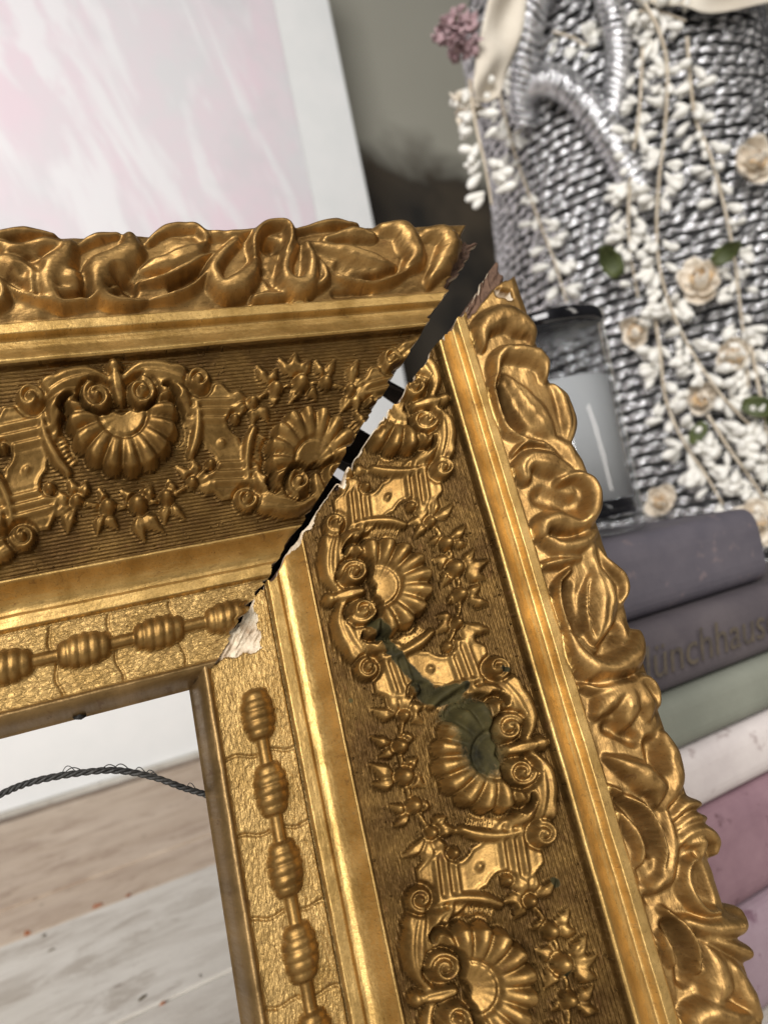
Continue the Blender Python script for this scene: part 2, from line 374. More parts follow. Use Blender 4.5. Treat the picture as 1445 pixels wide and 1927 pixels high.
MITRE = {'T': -2.4, 'R': .35}                     # where each broken end really starts, mm from the true mitre
class Rail:
    def __init__(self, kind, L, step=.37):
        self.kind = kind; self.L = L
        self.v = np.arange(-1.2, 118.6, step)
        n = int((L + 118) / step)
        w = np.linspace(0, 1, n)[:, None]
        vv = np.clip(self.v, 0, None)[None, :]
        u_start = -vv + MITRE[kind]
        self.U = u_start + w * (L + vv - u_start)
        self.V = np.repeat(self.v[None, :], n, 0)
        sh = np.where(self.V > 103, (self.V - 103) / 13.0, 0) * (3.2 if kind == 'R' else 0.0)
        self.base = base_h(self.V + sh)
        self.H = self.base.copy()
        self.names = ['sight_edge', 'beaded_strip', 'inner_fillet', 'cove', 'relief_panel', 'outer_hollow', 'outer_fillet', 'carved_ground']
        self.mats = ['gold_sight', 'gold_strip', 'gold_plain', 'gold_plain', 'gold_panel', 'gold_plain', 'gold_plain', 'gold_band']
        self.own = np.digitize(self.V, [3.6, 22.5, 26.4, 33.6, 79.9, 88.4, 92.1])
        self.stain = np.zeros_like(self.H)
    def owner(self, name, mat):
        self.names.append(name); self.mats.append(mat); return len(self.names) - 1
    def sel(self, u0, u1, v0, v1):
        return np.nonzero((self.U > u0) & (self.U < u1) & (self.V > v0) & (self.V < v1))
    def put(self, ix, h, ok, own):
        cur = self.H[ix]; up = ok & (h > cur)
        self.H[ix] = np.where(up, h, cur)
        self.own[ix] = np.where(up, own, self.own[ix])
    def stroke(self, pts, wid, ht, own, ref=panel_h, prof='round', tilt=0.0, groove=0.0, n=28, hts=None, sink=.0):
        P = cr(pts, n); wd_ = np.interp(np.linspace(0, 1, n), np.linspace(0, 1, len(wid)), wid)
        hs = np.sqrt(wd_ / wd_.max()) if hts is None else np.interp(np.linspace(0, 1, n), np.linspace(0, 1, len(hts)), hts)
        m = wd_.max() * 1.4 + .5
        ix = self.sel(P[:, 0].min() - m, P[:, 0].max() + m, P[:, 1].min() - m, P[:, 1].max() + m)
        if len(ix[0]) == 0: return
        q = np.stack([self.U[ix], self.V[ix]], 1)
        A = P[:-1]; D = P[1:] - A; LL = (D ** 2).sum(1) + 1e-12
        best = np.full(len(q), 1e9); bt = np.zeros(len(q)); bs = np.zeros(len(q))
        for i in range(n - 1):
            r = q - A[i]; t = np.clip((r @ D[i]) / LL[i], 0, 1); e = r - t[:, None] * D[i]
            d = np.hypot(e[:, 0], e[:, 1]); b = d < best
            best = np.where(b, d, best); bt = np.where(b, (i + t) / (n - 1), bt)
            bs = np.where(b, np.sign(D[i][0] * r[:, 1] - D[i][1] * r[:, 0]) * d, bs)
        w = np.interp(bt, np.linspace(0, 1, n), wd_); hh = np.interp(bt, np.linspace(0, 1, n), hs)
        x = best / np.maximum(w, 1e-6); xo = x; ok = x < (1.4 if ref is band_ref else 1); x = np.clip(x, 0, 1); xs = np.clip(bs / np.maximum(w, 1e-6), -1, 1)
        if prof == 'round': p = np.sqrt(1 - x * x)
        elif prof == 'dome': p = (1 - x * x) ** .8
        elif prof == 'ridge': p = (1 - x) ** .85
        elif prof == 'flat': p = np.minimum(1, (1 - x) * 4)
        p = p * (1 + tilt * xs)
        if groove: p = p - groove * np.exp(-(x / .16) ** 2)
        if ref is band_ref:
            if prof == 'round': p = np.clip(1 - x * x, 0, 1) ** .62 * (1 + tilt * xs) - (groove * np.exp(-(x / .16) ** 2) if groove else 0)
            h = ref(self.V[ix]) + ht * hh * (p - 1.6 * np.clip(xo - 1, 0, 1))
            cur = self.H[ix]; kk = 1.1
            q_ = np.clip(kk - np.abs(h - cur), 0, None) / kk
            self.own[ix] = np.where(ok & (h > cur), own, self.own[ix])
            self.H[ix] = np.where(ok, np.maximum(h, cur) + q_ * q_ * kk * .25, cur)
            return
        self.put(ix, ref(self.V[ix]) - sink + ht * hh * p, ok, own)
    def blob(self, c, r, ht, own, ref=panel_h, ry=None, moat=0):
        ry = ry or r; g = 1.5 if moat else 1.0
        ix = self.sel(c[0] - r * g, c[0] + r * g, c[1] - ry * g, c[1] + ry * g)
        if len(ix[0]) == 0: return
        x2 = ((self.U[ix] - c[0]) / r) ** 2 + ((self.V[ix] - c[1]) / ry) ** 2
        if moat:
            self.H[ix] = np.where((x2 > .8) & (x2 < moat), np.minimum(self.H[ix], ref(self.V[ix]) + .3), self.H[ix])
        self.put(ix, ref(self.V[ix]) + ht * np.sqrt(np.clip(1 - x2, 0, 1)), x2 < 1, own)
    def volute(self, c, r, ht, own, su, sv, turns=1.4, ref=panel_h, start=0.0):
        th = np.linspace(0, turns * 2 * np.pi, 26)
        rr = r * (1 - .74 * th / th[-1])
        pts = np.stack([c[0] + su * rr * np.cos(th + start), c[1] + sv * rr * np.sin(th + start)], 1)
        ww = np.linspace(.36 * r, .20 * r, 26)
        self.blob(c, r * 1.12, ht * .5, own, ref, moat=1.5)
        self.stroke(pts, list(ww), ht, own, ref, 'round', n=52, hts=list(np.linspace(.8, 1.05, 10)))
        self.blob(c, r * .36, ht * 1.18, own, ref)

    # one motif of the relief panel: fan shell, volutes, leaves, garland
    def unit(self, u0, sg, strap=True):
        C0 = 57.3
        def S(s, t): return (u0 + s, C0 + sg * t)
        def PT(L): return [S(*p) for p in L]
        if strap:
            so = self.owner('strapwork', 'gold_orn')
            ix = self.sel(u0 + 12, u0 + 38, 40, 75)
            if len(ix[0]):
                s = self.U[ix] - u0 - 24.4; t = sg * (self.V[ix] - C0)
                s = s - .22 * t
                half = 6.4 - 1.5 * np.cos(t / 14 * np.pi * 1.6)
                e = half - np.abs(s)
                for bs, bt, br in ((-6.5, 3.6, 3.1), (6.5, -3.6, 3.1)):
                    e = np.minimum(e, np.hypot(s - bs, t - bt) - br)
                e = np.minimum(e, 14.5 - np.abs(t))
                h = 1.3 + .9 * np.exp(-((e - .5) / .42) ** 2) - .5 * np.cos(t * .35)
                for k in (5.6, 7.9, 10.2):
                    for g in (-1, 1):
                        a = np.abs(t - g * k - .10 * s) / .55
                        h = h + np.where(np.abs(s) < half - 1.6, .75 * np.exp(-(a - .0) ** 2) - .35 * np.exp(-((a - 1.9) / .8) ** 2), 0)
                h = h + 1.0 * np.sqrt(np.clip(1 - (np.hypot(s, t) / 1.0) ** 2, 0, 1))
                h = np.minimum(h, e * 3.2)
                self.put(ix, panel_h(self.V[ix]) + h, e > 0, so)
        # milled rim and horns beside the shell
        hx, ht_ = 0.0, -9.0
        for g in (-1, 1):
            mo = self.owner('milled_rim', 'gold_orn')
            ix = self.sel(u0 - 19, u0 + 19, 36, 79)
            if len(ix[0]):
                s = g * (self.U[ix] - u0) - hx; t = sg * (self.V[ix] - C0) - ht_
                r = np.hypot(s, t); th = np.degrees(np.arctan2(s, t))
                e = np.minimum(np.minimum(r - 14.6, 17.6 - r), np.minimum(th - 54, 112 - th) * .25)
                h = .9 + .55 * np.cos(th * np.pi / 180 * 16.0 * 2 * np.pi / 1.05)
                self.put(ix, panel_h(self.V[ix]) + np.minimum(h, e * 3), e > 0, mo)
            hornp = [(g * 18.9 * math.sin(math.radians(a)), -9 + 18.9 * math.cos(math.radians(a))) for a in (114, 98, 82, 66, 54)]
            self.stroke(PT(hornp), [.4, .9, 1.3, 1.6, 1.1], 3.4, self.owner('crescent', 'gold_orn'))
        # garland
        stem = [(-20, 5.0), (-14.4, 8.8), (-7.3, 11.3), (0, 11.9), (7.3, 11.3), (14.4, 8.8), (20, 5.0)]
        self.stroke(PT(stem), [.6, .6], 2.1, self.owner('garland_stem', 'gold_orn'), n=40)
        lf = [(0, 0, 12.5, [(-3.2, 4.3), (0, 5.4), (3.2, 4.3), (-2.6, -3.4), (2.6, -3.4)], 1.7),
              (0, -8, 11.8, [(-2.2, 3.8), (1.5, 3.6), (-.5, -3.2)], 1.3), (0, 8, 11.8, [(2.2, 3.8), (-1.5, 3.6), (.5, -3.2)], 1.3),
              (0, -14.6, 9.2, [(-4.6, 1.8), (-2.4, 4.8), (-4.2, -1.6), (2.4, -3.6), (-.6, -4.0)], 1.5),
              (0, 14.6, 9.2, [(4.6, 1.8), (2.4, 4.8), (4.2, -1.6), (-2.4, -3.6), (.6, -4.0)], 1.5)]
        for _, s, t, tips, w in lf:
            for (a, b_) in tips:
                k = rng.uniform(.9, 1.12)
                if rng.uniform() < .08: continue
                self.stroke(PT([(s + .3 * a, t + .3 * b_), (s + .8 * a * k + .14 * b_, t + .8 * b_ * k), (s + 1.42 * a * k, t + 1.42 * b_ * k)]),
                            [.5, w * rng.uniform(1.0, 1.3), .25], 2.5 + rng.uniform(-.3, .5), self.owner('garland_leaf', 'gold_orn'), groove=.28, tilt=rng.uniform(-.2, .2), n=14)
        for s, t, r in ((0, 11.9, 2.35), (-7.3, 11.3, 1.95), (7.3, 11.3, 1.95), (-14.4, 8.8, 1.6), (14.4, 8.8, 1.6), (-20, 5.0, 1.45), (20, 5.0, 1.45)):
            self.blob(S(s, t), r, r * 1.15 + 2.0, self.owner('berry', 'gold_orn'), moat=1.45)
        # acanthus leaves running from the hinge to the end scrolls
        for g in (-1, 1):
            lo = self.owner('acanthus_sprig', 'gold_orn')
            self.stroke(PT([(g * 1.8, -17.4), (g * 6.5, -18.8), (g * 11.5, -18.2), (g * 15.5, -16.6), (g * 18.5, -14.8)]), [1.3, 2.8, 3.2, 2.6, 1.2], 4.4, lo, groove=.22, tilt=.15 * g * sg)
            self.stroke(PT([(g * 7.2, -15.6), (g * 11.6, -14.2), (g * 15.2, -11.6), (g * 16.8, -8.2)]), [1.0, 2.6, 2.7, .7], 4.8, lo, groove=.2)
            self.stroke(PT([(g * 12, -18.5), (g * 16, -18.2), (g * 18.4, -16.4)]), [1.5, 1.6, 1.0], 3.8, lo)
            self.volute(S(g * 20.6, -15.0), 2.75, 4.4, self.owner('end_scroll', 'gold_orn'), g, sg, 1.3, start=math.pi)
        # shell
        sh = self.owner('fan_shell', 'gold_orn')
        ix = self.sel(u0 - 16, u0 + 16, 34.5, 79.5)
        if len(ix[0]):
            s = self.U[ix] - u0; t = sg * (self.V[ix] - C0) - ht_
            r = np.hypot(s, t); th = np.arctan2(s, t); nr = 11
            thm = math.radians(117); ph = (th / thm) * nr * np.pi / 2
            rib = np.abs(np.cos(ph)) ** .6
            R = 14.8 * (.885 + .115 * rib) * (1 - .10 * (th / thm) ** 2)
            x = np.clip(r / R, 0, 1)
            h = 1.7 + 2.6 * np.sin(np.pi * np.clip(x, 0, 1) ** .8 * .84) + 2.9 * rib * np.clip((x - .30) * 2.4, 0, 1)
            um = r < 5.4
            h = np.where(um, 3.2 + 1.5 * (r / 5.4) ** 2 + .15 * np.cos(ph * 2) * (r / 5.4), h)
            h = h - 1.3 * np.exp(-((r - 5.8) / .4) ** 2)
            self.H[ix] = np.where((r > R) & (r < R + 1.3) & (np.abs(th) < thm), np.minimum(self.H[ix], panel_h(self.V[ix]) + .2), self.H[ix])
            e = np.minimum((R - r), (thm - np.abs(th)) * 4 + .3)
            self.put(ix, panel_h(self.V[ix]) + np.minimum(h, e * 5), (e > 0) & (np.abs(th) < thm), sh)
        for g in (-1, 1):
            self.volute(S(g * 5.3, -13.4), 3.3, 5.4, self.owner('hinge_volute', 'gold_orn'), -g, -sg, 1.5, start=math.pi * .6)
        fo = self.owner('finial', 'gold_orn')
        self.stroke(PT([(0, -12.4), (0, -15.4), (0, -18.4)]), [1.4, 1.9, 1.5], 4.4, fo, groove=.25)
        self.blob(S(0, -20.3), 2.0, 3.8, fo)

    def beads(self, centers):
        vc = 14.0
        for c in centers:
            ro = self.owner('bead_rod', 'gold_orn'); bo = self.owner('turned_bead', 'gold_orn')
            ix = self.sel(c + 5.5, c + 13.2, vc - 4, vc + 4)
            if len(ix[0]):
                x = self.U[ix] - c - 9.35; r = 1.75 + .12 * (np.abs(x) / 3.5) ** 2; y = self.V[ix] - vc
                self.put(ix, 2.4 + 1.35 * np.sqrt(np.clip(r * r - y * y, 0, None)), np.abs(y) < r, ro)
            ix = self.sel(c - 6.6, c + 6.6, vc - 6, vc + 6)
            if len(ix[0]):
                j = rng.uniform(-.25, .25)
                x = (self.U[ix] - c + .10 * (self.V[ix] - vc)) / 6.5; y = self.V[ix] - vc
                env = 2.75 + 1.75 * np.clip(1 - np.abs(x) ** 2.3, 0, 1)
                ring = np.abs(np.sin((x * .5 + .5) * np.pi * 5 + j * .3)) ** .6
                r = env * (.88 + .12 * ring) * np.clip((1.03 - np.abs(x)) * 9, 0, 1) ** .5
                ok = (np.abs(y) < r) & (np.abs(x) < 1)
                h = 2.3 + 1.12 * np.sqrt(np.clip(r * r - y * y, 0, None)) * (1 - .0 * y)
                self.put(ix, h, ok, bo)
    def px(self, pts):
        out = []
        for x, y in pts:
            u, v = uv_of(x, y, self.kind)
            a, k = (103.0, .72) if self.kind == 'T' else (107.0, .62)
            if v > a: v = a + (v - a) * k
            out.append((u, v))
        return out
    def leaf(self, name, parts):
        o = self.owner(name, 'gold_band')
        for pts, wid, ht, kw in parts:
            P = self.px(pts)
            self.stroke(P, [w * .149 for w in wid], ht, o, band_ref, **kw)
        return o
    def shifted(self, name, parts, du):
        o = self.owner(name, 'gold_band')
        for pts, wid, ht, kw in parts:
            P = [(u + du, v) for u, v in self.px(pts)]
            self.stroke(P, [w * .149 for w in wid], ht, o, band_ref, **kw)

    def dig(self, pts, wid, depth):                  # carve a hollow between the leaves
        P = cr(self.px(pts), 16); w = wid * .149
        ix = self.sel(P[:, 0].min() - w, P[:, 0].max() + w, max(93.5, P[:, 1].min() - w), P[:, 1].max() + w)
        if len(ix[0]) == 0: return
        d = np.full(len(ix[0]), 1e9)
        for a in P: d = np.minimum(d, np.hypot(self.U[ix] - a[0], self.V[ix] - a[1]))
        x = np.clip(d / w, 0, 1)
        self.H[ix] -= depth * (1 - x * x) ** 1.3
    def finish(self, parent, root):
        k = np.array([1, 2, 1]) / 4.0
        H = self.H
        for _ in range(1):
            H = np.apply_along_axis(lambda a: np.convolve(np.pad(a, 1, 'edge'), k, 'valid'), 0, H)
            Hc = np.apply_along_axis(lambda a: np.convolve(np.pad(a, 1, 'edge'), k, 'valid'), 1, H)
            m = (self.V > 34.5) & ((self.V < 79.3) | (self.V > 93))
            H = np.where(m, Hc, H)
        band = np.clip((self.V - 92) / 2, 0, 1)
        H = H + smooth_noise(H.shape, (160, 50), 3) * .13 * band + smooth_noise(H.shape, (60, 20), 4) * .22 * band
        H = H + smooth_noise(H.shape, (40, 6), 5) * .10
        self.H = H
        U, V = self.U.copy(), self.V
        n = U.shape[0]
        # chipped mitre edge
        rag = smooth_noise((1, U.shape[1]), (1, 70), 11 if self.kind == 'T' else 12)[0] * .8 + smooth_noise((1, U.shape[1]), (1, 140), 17)[0] * .35 + smooth_noise((1, U.shape[1]), (1, 22), 13 if self.kind == 'T' else 15)[0] * .45
        fall = np.clip(1 - np.arange(n) / 14.0, 0, 1)[:, None]
        U = U + fall * np.clip(rag, -.5, 1.8)[None, :]
        if self.kind == 'T': P = np.stack([-U, V, H], -1) / 1000
        else:
            c, s = math.cos(DE), math.sin(DE)
            X, Y = V, -U
            P = np.stack([c * X + s * Y, -s * X + c * Y, H], -1) / 1000
        Pw = frame_world(P.reshape(-1, 3)).reshape(P.shape)
        du = np.gradient(Pw, axis=0); dv = np.gradient(Pw, axis=1)
        Nn = np.cross(du, dv); Nn /= np.linalg.norm(Nn, axis=2)[..., None] + 1e-15
        if (Nn @ (CAM - Pw[n // 2, 100])).mean() < 0: Nn = -Nn
        flip = (np.cross(Pw[1, 100] - Pw[0, 100], Pw[0, 101] - Pw[0, 100]) @ Nn[0, 100]) < 0
        nr, nc = U.shape
        idx = np.arange(nr * nc).reshape(nr, nc)
        quads = np.stack([idx[:-1, :-1], idx[1:, :-1], idx[1:, 1:], idx[:-1, 1:]], -1)
        if flip: quads = quads[..., ::-1]
        own = self.own[:-1, :-1]
        Pf = Pw.reshape(-1, 3); Nf = Nn.reshape(-1, 3)
        uvf = np.stack([U.ravel() / 10, V.ravel() / 10], 1); sf = self.stain.ravel()
        for o in range(len(self.names)):
            m = own == o
            if m.sum() < 12: continue
            q = quads[m].reshape(-1, 4)
            vi, inv = np.unique(q, return_inverse=True)
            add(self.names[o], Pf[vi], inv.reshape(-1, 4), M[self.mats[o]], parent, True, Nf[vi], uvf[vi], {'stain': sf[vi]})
        # gesso thickness shown on the broken edge
        e = Pw[0]; dn = frame_world(np.array([[0, 0, 0], [0, 0, -1.0]])); dn = dn[1] - dn[0]
        j = np.arange(0, nc); keep = (self.v > 0) & (self.v < 110)
        j = j[keep]
        th = .0016 + .0007 * smooth_noise((1, len(j)), (1, 40), 21)[0]
        ev = np.vstack([e[j], e[j] + dn[None] * th[:, None]])
        m_ = len(j)
        add('gesso_edge', ev, np.array([(a, a + 1, m_ + a + 1, m_ + a) for a in range(m_ - 1)]), M['gesso'], parent, False)

def rail_core(kind, L, root):                     # the wooden body of a rail with its mitred ends
    pv = np.array([.3, .3, 3.0, 22, 29.5, 33.5, 80, 88, 93, 100, 106, 111.6, 112.2])
    ph = np.array([-8, -1.2, 1.6, .4, .6, 6.0, 27.5, 26.5, 26.0, 26.5, 26.5, 23, -8])
    ring = []
    for end in (0, 1):
        u = -pv + MITRE[kind] + .5 if end == 0 else L + pv - .3
        if kind == 'T': P = np.stack([-u, pv, ph], 1) / 1000
        else:
            c, s = math.cos(DE), math.sin(DE)
            P = np.stack([c * pv - s * u, -s * pv - c * u, ph], 1) / 1000
        ring.append(frame_world(P))
    n = len(pv); V = np.vstack(ring)
    Fc = [(i, (i + 1) % n, n + (i + 1) % n, n + i) for i in range(n)] + [tuple(range(n))[::-1], tuple(range(n, 2 * n))]
    return add('frame_rail', V, Fc, M['wood_raw'], root, smooth=False)

LR, LT = 222.0, 150.0
foot = frame_world(np.array([[.04, -.22, 0]]))[0]
frame = thing('picture_frame', (foot[0], foot[1], 0.0), 'ornate antique gold picture frame with shells, its corner joint split open', 'picture frame')
core_t = rail_core('T', LT, frame); core_t['label'] = 'upper rail, level, its end face chipped at the open corner'
core_r = rail_core('R', LR, frame); core_r['label'] = 'upright rail with dark stained shell and bare plaster patch at the corner'

RR = Rail('R', LR); RT = Rail('T', LT)
for u0, sg in ((-62, -1), (-13, 1), (35.8, -1), (84.5, 1), (133, -1), (182, 1)): RR.unit(u0, sg)
for u0, sg in ((-91, -1), (-42.4, 1), (6.0, -1), (54.5, 1), (103, -1)): RT.unit(u0, sg, True)
RR.beads([12.2 + 18.95 * k for k in range(0, 11)])
RT.beads([-11.9 + 18.5 * k for k in range(0, 9)])
# cracks across the beaded strip
def cracks(r, us):
    ix = r.sel(-30, r.L, 3.9, 22.1)
    u, v = r.U[ix], r.V[ix]
    for k, uc in enumerate(us):
        d = np.abs(u - uc - .5 * np.sin(v * .7 + k) - .03 * v)
        r.H[ix] -= np.where(r.own[ix] == 1, 1.0 * np.exp(-(d / .28) ** 2), 0)
cracks(RR, [9.5 + 18.95 * k + 12 for k in range(0, 10)]); cracks(RT, [1.5, 17.5, 32, 51, 70, 90])

RD = dict(prof='round'); DM = dict(prof='dome'); RG = dict(prof='ridge')
R_LEAVES = [
 ('leaf_lobe', [([(913, 648), (909, 622), (926, 601), (954, 592), (980, 605), (1001, 626), (1008, 640)], [8, 22, 30, 34, 34, 26, 12], 6.5, RD)]),
 ('leaf_roll', [([(936, 706), (936, 676), (954, 660), (984, 662), (1011, 675), (1027, 692), (1030, 712)], [9, 14, 19, 22, 22, 18, 9], 7.2, RD)]),
 ('leaf_rim', [([(936, 700), (929, 727), (932, 758), (943, 788), (964, 809), (991, 819), (1013, 824)], [9, 9, 9, 9, 9, 8, 5], 4.6, RG)]),
 ('leaf_blade', [([(956, 700), (983, 734), (1006, 764), (1032, 797), (1052, 822)], [6, 26, 32, 26, 7], 5.6, dict(prof='dome', groove=.10)), ([(950, 712), (966, 752), (992, 788), (1030, 815)], [5, 9, 9, 4], 3.4, RG)]),
 ('leaf_blade', [([(1050, 728), (1074, 760), (1083, 800), (1072, 840)], [8, 24, 26, 10], 4.8, dict(prof='dome', groove=.12))]),
 ('leaf_stem', [([(1040, 815), (1072, 842), (1094, 872), (1110, 908)], [10, 24, 24, 18], 4.2, DM)]),
 ('leaf_frond', [([(970, 850), (994, 828), (1028, 830), (1062, 856)], [5, 10, 11, 6], 4.2, RG), ([(978, 862), (1002, 846), (1034, 850), (1068, 872)], [4, 8, 9, 5], 4.4, RG)]),
 ('leaf_lobe', [([(994, 894), (990, 876), (1006, 862), (1034, 866), (1063, 880), (1084, 896)], [14, 20, 26, 28, 24, 14], 6.0, dict(prof='round', groove=.10))]),
 ('scroll_curl', [([(1056, 902), (1082, 896), (1108, 911), (1121, 936), (1119, 961), (1104, 979), (1086, 984)], [9, 14, 18, 20, 19, 16, 8], 7.4, RD)]),
 ('leaf_lobe', [([(1022, 1002), (1027, 985), (1050, 977), (1080, 984), (1108, 986)], [14, 20, 24, 22, 12], 6.2, RD), ([(1036, 1014), (1064, 1026), (1098, 1020), (1126, 1000)], [12, 19, 19, 9], 5.6, RD)]),
 ('leaf_frond', [([(1031, 1060), (1060, 1053), (1100, 1045)], [8, 13, 6], 4.2, DM)]),
 ('leaf_stem', [([(1108, 1000), (1118, 1035), (1130, 1072)], [16, 22, 14], 4.0, DM)]),
 ('leaf_rim', [([(1082, 1066), (1058, 1094), (1052, 1121), (1059, 1156), (1073, 1178), (1094, 1202), (1121, 1222), (1140, 1216)], [6, 8, 9, 9, 9, 9, 8, 5], 4.6, RG)]),
 ('leaf_blade', [([(1126, 1058), (1136, 1092), (1143, 1132), (1141, 1174), (1130, 1208)], [10, 26, 34, 26, 5], 6.2, dict(prof='dome', groove=.14)), ([(1116, 1080), (1108, 1120), (1110, 1165), (1126, 1205)], [4, 8, 8, 4], 4.8, RG)]),
 ('leaf_blade', [([(1130, 1030), (1152, 1062), (1176, 1088), (1184, 1110), (1174, 1136)], [7, 15, 17, 15, 6], 5.0, DM)]),
 ('leaf_roll', [([(1070, 1192), (1088, 1230), (1121, 1255), (1156, 1259), (1190, 1240), (1206, 1213), (1209, 1188)], [8, 18, 24, 26, 25, 18, 8], 7.0, RD)]),
 ('leaf_rim', [([(1102, 1290), (1135, 1296), (1177, 1286), (1216, 1276), (1238, 1298), (1244, 1324)], [7, 11, 12, 14, 14, 9], 5.0, DM)]),
 ('leaf_lobe', [([(1180, 1292), (1150, 1318), (1132, 1342)], [20, 24, 10], 5.4, RD), ([(1190, 1290), (1188, 1330), (1186, 1366)], [20, 26, 9], 6.0, RD), ([(1202, 1288), (1220, 1322), (1226, 1350)], [20, 24, 9], 5.8, RD)]),
 ('leaf_lobe', [([(1150, 1424), (1185, 1440), (1216, 1458), (1240, 1482), (1245, 1512)], [5, 19, 25, 24, 8], 6.4, RD)]),
 ('leaf_lobe', [([(1258, 1380), (1266, 1415), (1270, 1455), (1268, 1490), (1257, 1520)], [10, 24, 27, 20, 7], 6.2, RD)]),
 ('leaf_rim', [([(1150, 1482), (1185, 1498), (1222, 1522), (1246, 1562), (1259, 1606), (1254, 1640)], [5, 8, 9, 9, 9, 5], 5.6, RG)]),
 ('leaf_blade', [([(1170, 1530), (1196, 1559), (1215, 1592), (1210, 1628)], [5, 11, 12, 5], 4.0, DM)]),
 ('leaf_stem', [([(1262, 1518), (1270, 1566), (1274, 1612), (1264, 1648), (1236, 1672)], [7, 14, 16, 18, 12], 4.4, DM)]),
 ('leaf_frond', [([(1276, 1538), (1295, 1512), (1318, 1506)], [7, 13, 10], 5.0, RD), ([(1282, 1560), (1306, 1536), (1332, 1532)], [6, 12, 9], 4.6, RD)]),
 ('scroll_curl', [([(1280, 1592), (1299, 1568), (1326, 1557), (1348, 1572), (1351, 1594)], [7, 14, 16, 17, 9], 5.6, RD), ([(1300, 1588), (1322, 1580), (1324, 1608)], [8, 15, 8], 5.4, RD)]),
 ('scroll_curl', [([(1310, 1616), (1294, 1634), (1293, 1664), (1308, 1695), (1332, 1714), (1356, 1714)], [7, 10, 11, 11, 11, 7], 6.0, RD), ([(1290, 1732), (1333, 1746), (1370, 1742), (1393, 1726), (1400, 1702)], [8, 17, 20, 19, 10], 6.2, RD)]),
 ('leaf_lobe', [([(1340, 1768), (1375, 1778), (1403, 1782)], [9, 15, 16], 5.6, RD)]),
 ('leaf_rim', [([(1258, 1712), (1293, 1747), (1317, 1787), (1323, 1832)], [6, 9, 9, 6], 5.6, RG)]),
 ('leaf_blade', [([(1252, 1758), (1259, 1783), (1272, 1816)], [5, 10, 6], 4.2, DM)]),
 ('leaf_lobe', [([(1334, 1780), (1352, 1818), (1359, 1858), (1342, 1902)], [8, 24, 28, 10], 6.2, RD)]),
 ('leaf_blade', [([(1348, 1787), (1383, 1827), (1411, 1874), (1430, 1906)], [7, 18, 22, 14], 5.6, RD)]),
 ('leaf_roll', [([(1310, 1925), (1345, 1945), (1390, 1948), (1425, 1925)], [10, 20, 22, 12], 6.4, RD)]),
]
for nm, parts in R_LEAVES: RR.leaf(nm, parts)
for nm, parts in R_LEAVES[9:]: RR.shifted(nm, parts, 122.0)
for nm, parts in R_LEAVES[9:13]: RR.shifted(nm, parts, 236.0)

